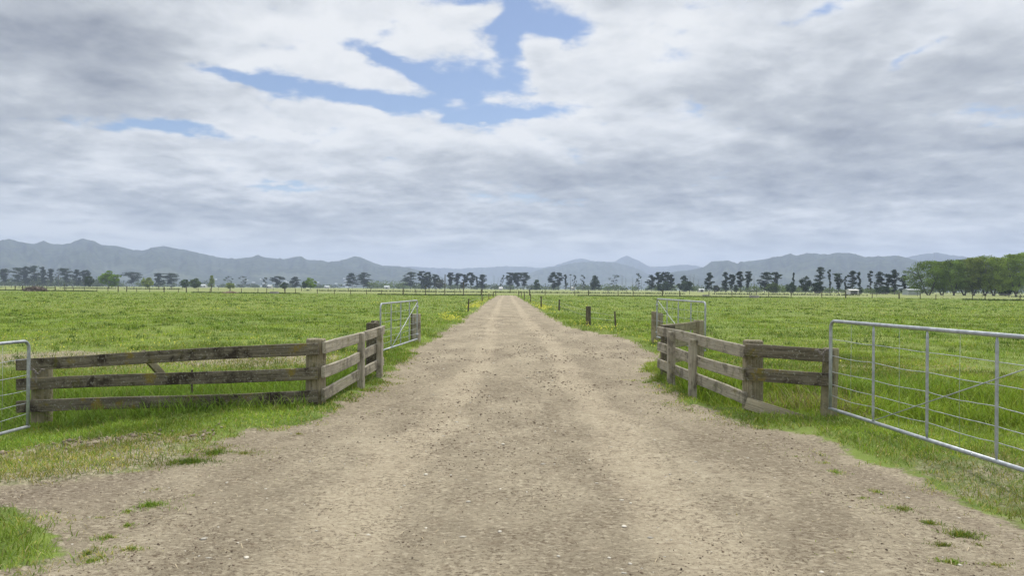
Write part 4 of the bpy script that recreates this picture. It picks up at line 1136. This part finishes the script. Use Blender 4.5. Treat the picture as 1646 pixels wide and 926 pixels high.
T = [
 ('pine_tree', 7, 432, 20, 'flat', 'flat-topped pine cut by the left edge of the picture', {}),
 ('pine_tree', 27, 430, 28, 'flat', 'widest flat-topped pine near the left edge', {}),
 ('pine_tree', 41, 428, 13, 'pine', 'tall slim pine between the widest flat pine and the domed pine on the left', {}),
 ('pine_tree', 55, 427, 24, 'flat', 'domed tall pine right above the brown brush heap', {}),
 ('pine_tree', 69, 429, 11, 'pine', 'narrow pine touching the right side of the domed pine above the brush heap', {}),
 ('pine_tree', 82, 432, 15, 'flat', 'first pine right of the gap beside the brush heap', {}),
 ('pine_tree', 94, 432, 13, 'sparse', 'thin see-through pine second right of the brush heap', {}),
 ('pine_tree', 107, 431, 22, 'flat', 'broad pine directly behind the thin dark pole on the left', {}),
 ('pine_tree', 123, 433, 13, 'pine', 'pine between the broad pine behind the pole and the leaning pine', {}),
 ('pine_tree', 135, 434, 15, 'flat', 'pine leaning right just left of the bright round green tree', dict(lean=.12)),
 ('leafy_tree', 143, 441, 17, 'round', 'dull dark leafy tree left of the bright round green tree', dict(col=GDK)),
 ('leafy_tree', 175, 435, 37, 'round', 'bright green round dense tree on the left, biggest green crown of the left half', dict(col=(.16, .25, .032))),
 ('pine_tree', 212, 437, 29, 'flat', 'dense dark rounded pine just right of the bright round tree', dict(col=(.028, .042, .03))),
 ('leafy_tree', 237, 446, 23, 'round', 'light green low tree between two dark pines on the left', dict(col=GP)),
 ('pine_tree', 254, 439, 16, 'pine', 'narrow dark pine right of the light green low tree', {}),
 ('pine_tree', 275, 439, 30, 'flat', 'broad dark pine in front of the far town, left of two green trees', {}),
 ('leafy_tree', 297, 448, 17, 'round', 'mid green small tree touching the broad dark pine on its right', dict(col=(.06, .10, .03))),
 ('leafy_tree', 314, 447, 24, 'round', 'pale blue-green tree left of the white house', dict(col=(.09, .13, .06))),
 ('leafy_tree', 340, 443, 14, 'cone', 'slim pale yellowish tree right of the white house', dict(col=GP)),
 ('pine_tree', 366, 444, 20, 'sparse', 'lone pine leaning left above the yellowish bush, first of the lone pines', dict(lean=.05)),
 ('bush', 370, 453, 17, 'bush', 'yellowish green bush at the foot of the first lone pine', dict(col=GP)),
 ('pine_tree', 391, 444, 18, 'sparse', 'second lone pine with one long branch pointing right', {}),
 ('pine_tree', 426, 446, 14, 'sparse', 'third lone pine, smallest of the lone pines', {}),
 ('pine_tree', 446, 444, 18, 'flat', 'fourth lone pine with a dome top, beside a dark green bush', {}),
 ('bush', 457, 453, 15, 'bush', 'dark green bush right of the fourth lone pine', dict(col=(.05, .08, .03))),
 ('pine_tree', 474, 445, 15, 'pine', 'fifth lone pine, left of the bright green tree', {}),
 ('leafy_tree', 490, 450, 12, 'round', 'small dark green tree touching the bright green tree on its left', dict(col=(.05, .085, .03))),
 ('leafy_tree', 499, 446, 21, 'round', 'bright green tree standing right of the lone pines', dict(col=GR)),
 ('pine_tree', 566, 439, 20, 'pine', 'left one of the isolated pine pair left of the far left gate', {}),
 ('pine_tree', 584, 438, 25, 'pine', 'right one of the isolated pine pair left of the far left gate', dict(lean=.03)),
 ('pine_tree', 660, 437, 27, 'pine', 'wide many-layered pine above the left far gate', {}),
 ('pine_tree', 678, 436, 14, 'flat', 'pine top rising behind the dense dark shrub on its left side', {}),
 ('pine_tree', 688, 437, 12, 'flat', 'pine top rising behind the dense dark shrub on its right side', {}),
 ('dense_tree', 686, 444, 27, 'cone', 'dense dark shrub-like evergreen reaching the ground above the far left gate', dict(col=(.026, .040, .026))),
 ('pine_tree', 700, 441, 13, 'flat', 'small pine right of the dense dark evergreen', {}),
 ('leafy_tree', 707, 448, 18, 'round', 'brownish green tree in front of the small pine, right of the dense evergreen', dict(col=(.06, .062, .035))),
 ('pine_tree', 724, 438, 14, 'flat', 'slim pine just right of the tall thin pole', {}),
 ('pine_tree', 735, 439, 14, 'flat', 'pine leaning right, second right of the tall thin pole', dict(lean=.08)),
 ('pine_tree', 746, 441, 14, 'pine', 'pine behind the medium pole left of the track', {}),
 ('pine_tree', 757, 438, 17, 'flat', 'dome-topped pine right of the medium pole', {}),
 ('pine_tree', 766, 445, 7, 'thin', 'very small narrow pine between two larger ones left of the track', {}),
 ('pine_tree', 775, 441, 19, 'pine', 'last leafy pine left of the bare trunks at the track end', {}),
 ('dead_tree', 789.5, 452, 3, 'bare', 'shortest bare trunk at the left of the track end', {}),
 ('dead_tree', 794, 442, 5, 'bare', 'tall straight bare trunk above the left track edge', {}),
 ('dead_tree', 799, 445, 5, 'bare', 'bare trunk leaning right above the end of the track, left one of two', dict(lean=.15)),
 ('dead_tree', 803, 444, 5, 'bare', 'bare trunk leaning right above the end of the track, right one of two', dict(lean=.18)),
 ('pine_tree', 807, 442, 8, 'sparse', 'almost bare leaning pine with a small tuft on top beside the white hut', dict(lean=.12)),
 ('pine_tree', 820, 438, 19, 'flat', 'left pine of the dense trio above the end of the track', {}),
 ('pine_tree', 831, 438, 15, 'flat', 'middle pine of the dense trio above the end of the track', {}),
 ('pine_tree', 842, 438, 19, 'flat', 'right pine of the dense trio above the end of the track', {}),
 ('leafy_tree', 863, 450, 17, 'cone', 'small green tree right of the dense pine trio', dict(col=(.05, .085, .03))),
 ('pine_tree', 889, 437, 16, 'pine', 'left pine of the close pair right of the small green tree', {}),
 ('pine_tree', 898, 438, 15, 'flat', 'right pine of the close pair right of the small green tree', {}),
 ('pine_tree', 909, 441, 9, 'thin', 'narrow pine beside the two thin tufted trunks', {}),
 ('dead_tree', 917, 441, 6, 'bare', 'thin trunk with a single tuft on top, above the white hut right of the track', dict(hi=1)),
 ('pine_tree', 923, 442, 9, 'sparse', 'thin ragged pine right of the trunk with the single tuft', {}),
 ('pine_tree', 937, 442, 11, 'sparse', 'slim layered pine left of the dark cone-shaped tree', {}),
 ('dense_tree', 956, 443, 23, 'cone', 'dark cone-shaped dense tree right of the slim layered pine', dict(col=(.036, .055, .032))),
 ('pine_tree', 987, 442, 21, 'sparse', 'sparse spreading pine left of the row of bare trunks', {}),
 ('dead_tree', 1000, 441, 7, 'bare', 'tallest bare trunk right of the sparse spreading pine', {}),
 ('dead_tree', 1006, 445, 3, 'bare', 'second bare trunk right of the sparse spreading pine', {}),
 ('dead_tree', 1017, 444, 5, 'bare', 'bare trunk standing alone left of the ragged pine', {}),
 ('dead_tree', 1021, 450, 3, 'bare', 'short bare trunk touching the ragged pine on its left', {}),
 ('pine_tree', 1026, 439, 11, 'sparse', 'ragged narrow pine among the bare trunks', {}),
 ('dead_tree', 1031, 448, 4, 'bare', 'bare trunk touching the ragged pine on its right', {}),
 ('pine_tree', 1047, 442, 15, 'pine', 'leftmost pine of the clump above the right far gate', {}),
 ('pine_tree', 1059, 437, 15, 'flat', 'second pine of the clump above the right far gate', {}),
 ('pine_tree', 1069, 437, 17, 'flat', 'tall middle pine of the clump above the right far gate, behind the green bush', {}),
 ('pine_tree', 1079, 441, 14, 'pine', 'rightmost pine of the clump above the right far gate', {}),
 ('bush', 1069, 453, 30, 'bush', 'wide dark green bush below the pine clump above the right far gate', dict(col=(.042, .068, .032))),
 ('pine_tree', 1100, 443, 10, 'flat', 'small pine top sticking out of the rounded bush', {}),
 ('bush', 1102, 450, 29, 'bush', 'rounded grey-green bush with thin bare trunks behind', dict(col=(.05, .075, .04))),
 ('dead_tree', 1109, 441, 4, 'bare', 'bare trunk behind the rounded bush, left one', {}),
 ('dead_tree', 1114, 440, 5, 'bare', 'bare trunk behind the rounded bush, right one', dict(lean=.08)),
 ('dead_tree', 1122.5, 447, 3, 'bare', 'bare trunk standing alone between rounded bush and next pine', {}),
 ('pine_tree', 1140, 438, 15, 'pine', 'single layered pine right of the lone bare trunk', {}),
 ('bush', 1151, 458, 13, 'bush', 'low grey bush right of the single layered pine', dict(col=(.06, .07, .05))),
 ('pine_tree', 1166, 437, 15, 'pine', 'full dark pine right of the low grey bush', {}),
 ('pine_tree', 1176, 441, 13, 'flat', 'shorter pine touching the full dark pine on its right', {}),
 ('pine_tree', 1190, 436, 15, 'flat', 'left pine of the tall pair left of the long pale roof', {}),
 ('pine_tree', 1202, 436, 13, 'flat', 'right pine of the tall pair left of the long pale roof', dict(lean=.05)),
 ('dead_tree', 1212, 441, 5, 'bare', 'bare trunk right of the tall pine pair', {}),
 ('bush', 1183, 457, 9, 'bush', 'small dark bush at the foot of the tall pine pair', dict(col=GDK)),
 ('pine_tree', 1229, 437, 22, 'pine', 'pine leaning right beside the pine with long right branches', dict(lean=.08)),
 ('pine_tree', 1246, 437, 17, 'flat', 'pine with long right branches above the pale green bushes', {}),
 ('bush', 1243, 454, 26, 'bush', 'pale green bush below the pine with long right branches', dict(col=(.09, .125, .05))),
 ('pine_tree', 1275, 438, 9, 'thin', 'thin pine tip rising out of a dark bush', dict(lean=.03)),
 ('bush', 1272, 452, 20, 'bush', 'dark bush under the thin pine tip', dict(col=GDK)),
 ('dense_tree', 1295, 443, 22, 'round', 'dark rounded dense tree left of the tallest pine', dict(col=(.032, .048, .030))),
 ('pine_tree', 1318, 429, 19, 'pine', 'tallest pine on the right with one branch reaching right', {}),
 ('bush', 1313, 453, 24, 'bush', 'dark bushes below the tallest pine', dict(col=(.032, .05, .03))),
 ('pine_tree', 1334, 433, 11, 'thin', 'tall straight pine with a long bare stem right of the tallest pine', {}),
 ('pine_tree', 1348, 439, 19, 'flat', 'umbrella-shaped pine right of the long-stemmed pine', {}),
 ('pine_tree', 1359, 444, 6, 'thin', 'small narrow pine left of the white shed', {}),
 ('pine_tree', 1371, 435, 17, 'pine', 'pine right behind the white shed', {}),
 ('pine_tree', 1381, 437, 11, 'thin', 'narrow pine touching the white shed pine on its right', {}),
 ('bush', 1381, 462, 13, 'bush', 'dark bush right of the white shed', dict(col=GDK)),
 ('pine_tree', 1399, 435, 12, 'thin', 'narrow pine right of the wide gap after the white shed', {}),
 ('pine_tree', 1414, 436, 17, 'pine', 'second pine after the wide gap, with heavy low branches', {}),
 ('pine_tree', 1427, 440, 16, 'flat', 'pine between the heavy low-branched pine and the last tall pine', {}),
 ('pine_tree', 1438, 433, 17, 'pine', 'last tall pine before the grey shed', {}),
 ('pine_tree', 1453, 442, 14, 'pine', 'smallest and last pine, just left of the grey shed', {}),
 ('bush', 1420, 460, 26, 'bush', 'dark bush below the pines left of the grey shed', dict(col=GDK)),
]
for (nm, px, top, w_, kd, lab, kw) in T:
    tree(nm, px, top, w_, (ZT(px) * (.62 if px < 520 and nm != 'pine_tree' else 1)) * (1 + (.012 if kd in ('pine', 'flat', 'thin', 'sparse', 'bare') else -.012)), kd, lab,
         G1 if nm == 'pine_tree' else G3 if nm == 'dead_tree' else G2, cat={'bush': 'bush'}.get(nm, 'tree'), **kw)
for (px, top, w_, Z, lab, c_) in (
    (1492, 419, 62, 292, 'leafy tree with the rounded dark lower crown, first of the right row', (.070, .105, .030)),
    (1515, 420, 44, 300, 'second leafy tree of the right row, lower than its neighbours', (.095, .135, .036)),
    (1533, 417, 40, 288, 'third leafy tree of the right row, with forked dark trunk', (.090, .130, .040)),
    (1550, 417, 40, 303, 'fourth leafy tree of the right row, with thin airy top', (.085, .120, .045)),
    (1566, 414, 42, 290, 'fifth leafy tree of the right row, brownish at the top', (.100, .125, .040)),
    (1583, 411, 44, 300, 'sixth leafy tree of the right row, peaked above its neighbours', (.090, .125, .042)),
    (1598, 413, 42, 285, 'seventh leafy tree of the right row, pale yellowish green', (.115, .155, .040)),
    (1616, 414, 42, 298, 'eighth leafy tree of the right row, standing before the gap of light', (.095, .140, .035)),
    (1633, 408, 50, 288, 'tallest leafy tree near the right edge with bright fresh leaves', (.110, .155, .035)),
    (1655, 405, 56, 296, 'leafy tree cut off by the right edge of the picture', (.100, .145, .034)),
    (1690, 406, 56, 292, 'leafy tree just outside the right edge of the picture', (.095, .135, .034))):
    tree('leafy_tree', px, top, w_, Z, 'broad', lab, G4, col=c_)
tree('bush', 1615, 462, 22, 292, 'bush', 'dull green bush between the trunks of the right tree row', G2, cat='bush', col=(.06, .08, .045))
tree('bush', 1468, 461, 34, 345, 'bush', 'dark low bush behind the roof of the grey shed', G2, cat='bush', col=(.05, .07, .035))

# far woodland: hazy low masses behind the tree line
cl = []; Rw = np.random.default_rng(99)
def wood(px0, px1, topy, Z, n, key):
    out = []
    for i in range(n):
        px = Rw.uniform(px0, px1); hor = HY + math.tan(ROLL) * (px - 823)
        h = ((hor - topy) / F * Z + CAMH) * Rw.uniform(.45, 1.05)
        ZZ = Z * Rw.uniform(.97, 1.05); out.append(((at(px, ZZ), ZZ, h * .5), (h * Rw.uniform(.6, 1.4), h * .6, h * .52), 42))
    return out
spec = [(0, 165, 444, 960, 120, 0), (130, 330, 450, 1050, 50, 1), (300, 560, 456, 1300, 70, 1), (590, 660, 451, 1000, 40, 2), (640, 800, 455, 1050, 50, 1), (790, 960, 455, 950, 60, 1), (960, 1130, 456, 760, 60, 2), (1120, 1300, 459, 600, 60, 1), (1190, 1300, 455, 480, 36, 2),
        (1300, 1470, 461, 470, 70, 2), (1390, 1470, 464, 350, 20, 2), (1460, 1700, 455, 420, 60, 1), (-200, 0, 448, 1000, 60, 1)]
Vs, Fl, Fs, Cs, off = [], [], [], [], 0
for (a_, b_, ty_, Z, n, k) in spec:
    V, fl_, fs_, C = leaf_cloud(wood(a_, b_, ty_, Z, n, k), Z / 1189 * 1.3, [(.06, .08, .04), (.075, .10, .05), (.10, .135, .055)][k], Rw, .3)
    V[:, 2] = np.maximum(V[:, 2], .1)
    Vs.append(V); Fl.append(fl_ + off); Fs.append(fs_); Cs.append(C); off += len(V)
wd = make_mesh('woodland', np.concatenate(Vs), np.concatenate(Fl), np.concatenate(Fs), m_leaf, cols=np.concatenate(Cs))
tag(wd, 'hazy band of low woodland behind the line of pines', 'woodland', kind='stuff')

# ------------------------------------------------------------------ buildings
def house(name, px, Z, w, d, h, rh, lab, wall, roof, grp=None, z0=0, rz=0.0, openings=()):
    w *= .8; h *= .85; rh *= .8
    X_ = at(px, Z); root = empty(name, (X_, Z, z0), rz, label=lab, cat='building' if 'shed' in name or 'hut' in name else 'house', group=grp)
    V = [(-w / 2, -d / 2, -.3), (w / 2, -d / 2, -.3), (w / 2, d / 2, -.3), (-w / 2, d / 2, -.3), (-w / 2, -d / 2, h), (w / 2, -d / 2, h), (w / 2, d / 2, h), (-w / 2, d / 2, h), (-w / 2, 0, h + rh), (w / 2, 0, h + rh)]
    solid('wall', [(V, [(0, 1, 5, 4), (2, 3, 7, 6), (1, 2, 6, 9, 5), (3, 0, 4, 8, 7)])], wall, root, smooth=False)
    o_ = .25; t_ = .12
    def slab(ys, ye):
        sl = rh / (d / 2)
        a0 = (ys, h + rh - abs(ys) * sl + .01); a1_ = (ye, h + rh - abs(ye) * sl + .01)
        P = [(-w / 2 - o_, a0[0], a0[1]), (w / 2 + o_, a0[0], a0[1]), (w / 2 + o_, a1_[0], a1_[1]), (-w / 2 - o_, a1_[0], a1_[1])]
        return (P + [(p[0], p[1], p[2] + t_) for p in P], [(0, 3, 2, 1), (4, 5, 6, 7), (0, 1, 5, 4), (1, 2, 6, 5), (2, 3, 7, 6), (3, 0, 4, 7)])
    solid('roof', [slab(-d / 2 - o_, 0), slab(0, d / 2 + o_)], roof, root, smooth=False)
    for (nm, x0, x1, zz0, zz1) in openings:
        solid(nm, [box((x0 + x1) / 2, -d / 2 - .01, (zz0 + zz1) / 2, x1 - x0, .08, zz1 - zz0)], m_opening, root, smooth=False)
    return root
house('farm_shed', 1465, 322, 6.6, 5, 2.5, .45, 'grey metal shed with pale roof half hidden by the first leafy tree on the right', m_shed, m_iron)
house('open_shed', 1370, 345, 5.2, 4, 2.1, .6, 'white shed with dark open front between the right pines', m_white, m_white, openings=(('doorway', -1.7, 1.5, 0, 1.5),))
house('hut', 805, 690, 4, 4, 1.8, 1.8, 'small white pointed hut just left of the far end of the track', m_white, m_white)
house('hut', 921, 700, 3.6, 4, 3.2, 1.2, 'small white hut between thin trunks right of the track', m_white, m_white, openings=(('window', -.5, .5, 1.2, 2.0),))
house('farm_house', 328, 860, 6.5, 7, 2.8, 2.0, 'white house right of the pale blue-green tree on the left', m_white, m_iron, openings=(('window', -2.4, -1, 1, 2.2), ('window', 1, 2.4, 1, 2.2)))
house('farm_house', 434, 860, 6, 7, 2.8, 1.8, 'white house between third and fourth lone pines', m_white, m_iron, openings=(('window', -2.4, -1, 1, 2.2),))
house('farm_house', 526, 900, 7, 7, 2.4, 1.6, 'white house right of the bright green tree, before the town', m_white, m_iron, openings=(('window', -2.4, -1, 1, 2.2),))
house('farm_house', 622, 860, 7, 6, 2.8, 1.8, 'white house between the pine pair and the left far gate', m_white, m_iron, openings=(('window', -1, 1, 1, 2.2),))
house('farm_house', 1127, 560, 4.5, 5, 1.8, 1.0, 'long low pale building beside the lone bare trunk on the right', m_white, m_iron, openings=(('doorway', -1, 1, 0, 2),))
house('farm_house', 1205, 640, 7.5, 5, 2.2, .9, 'long pale low roof behind the tall pine pair on the right', m_shed, m_white, openings=(('doorway', -1, 1, 0, 1.6),))
# town at the foot of the left hills
Rt = random.Random(8)
hgt_fn, r0, dep = HILLFN['left']
proto = []
for k_ in range(34):
    px = Rt.choice([Rt.gauss(440, 28), Rt.gauss(545, 22), Rt.uniform(300, 580)]); tt = Rt.uniform(.02, .30)
    a_ = atan2(px - 823, F); rr_ = r0 - dep * (1 - tt)
    zz_ = float(hgt_fn(np.array([a_]), np.array([tt]))[0]) + CAMH * tt - 1
    w_ = Rt.uniform(8, 15)
    if k_ == 0:
        root = house('town_house', px, rr_ * cos(a_), 13, 10, 4.5, 2.5, 'tiny pale house in the far town at the foot of the left hills', m_white, m_iron, grp='houses of the far town', z0=zz_)
        kids = list(root.children)
    else:
        r2 = root.copy(); COL.objects.link(r2)
        for c_ in kids:
            c2 = c_.copy(); COL.objects.link(c2); c2.parent = r2
        root2 = r2; root2.location = (rr_ * sin(a_), rr_ * cos(a_), zz_); root2.rotation_euler = (0, 0, Rt.uniform(-.6, .6))
root.location = (r0 * .70 * sin(atan2(430 - 823, F)), r0 * .70 * cos(atan2(430 - 823, F)), float(hgt_fn(np.array([atan2(430 - 823, F)]), np.array([1 - .30 * r0 / dep]))[0]))
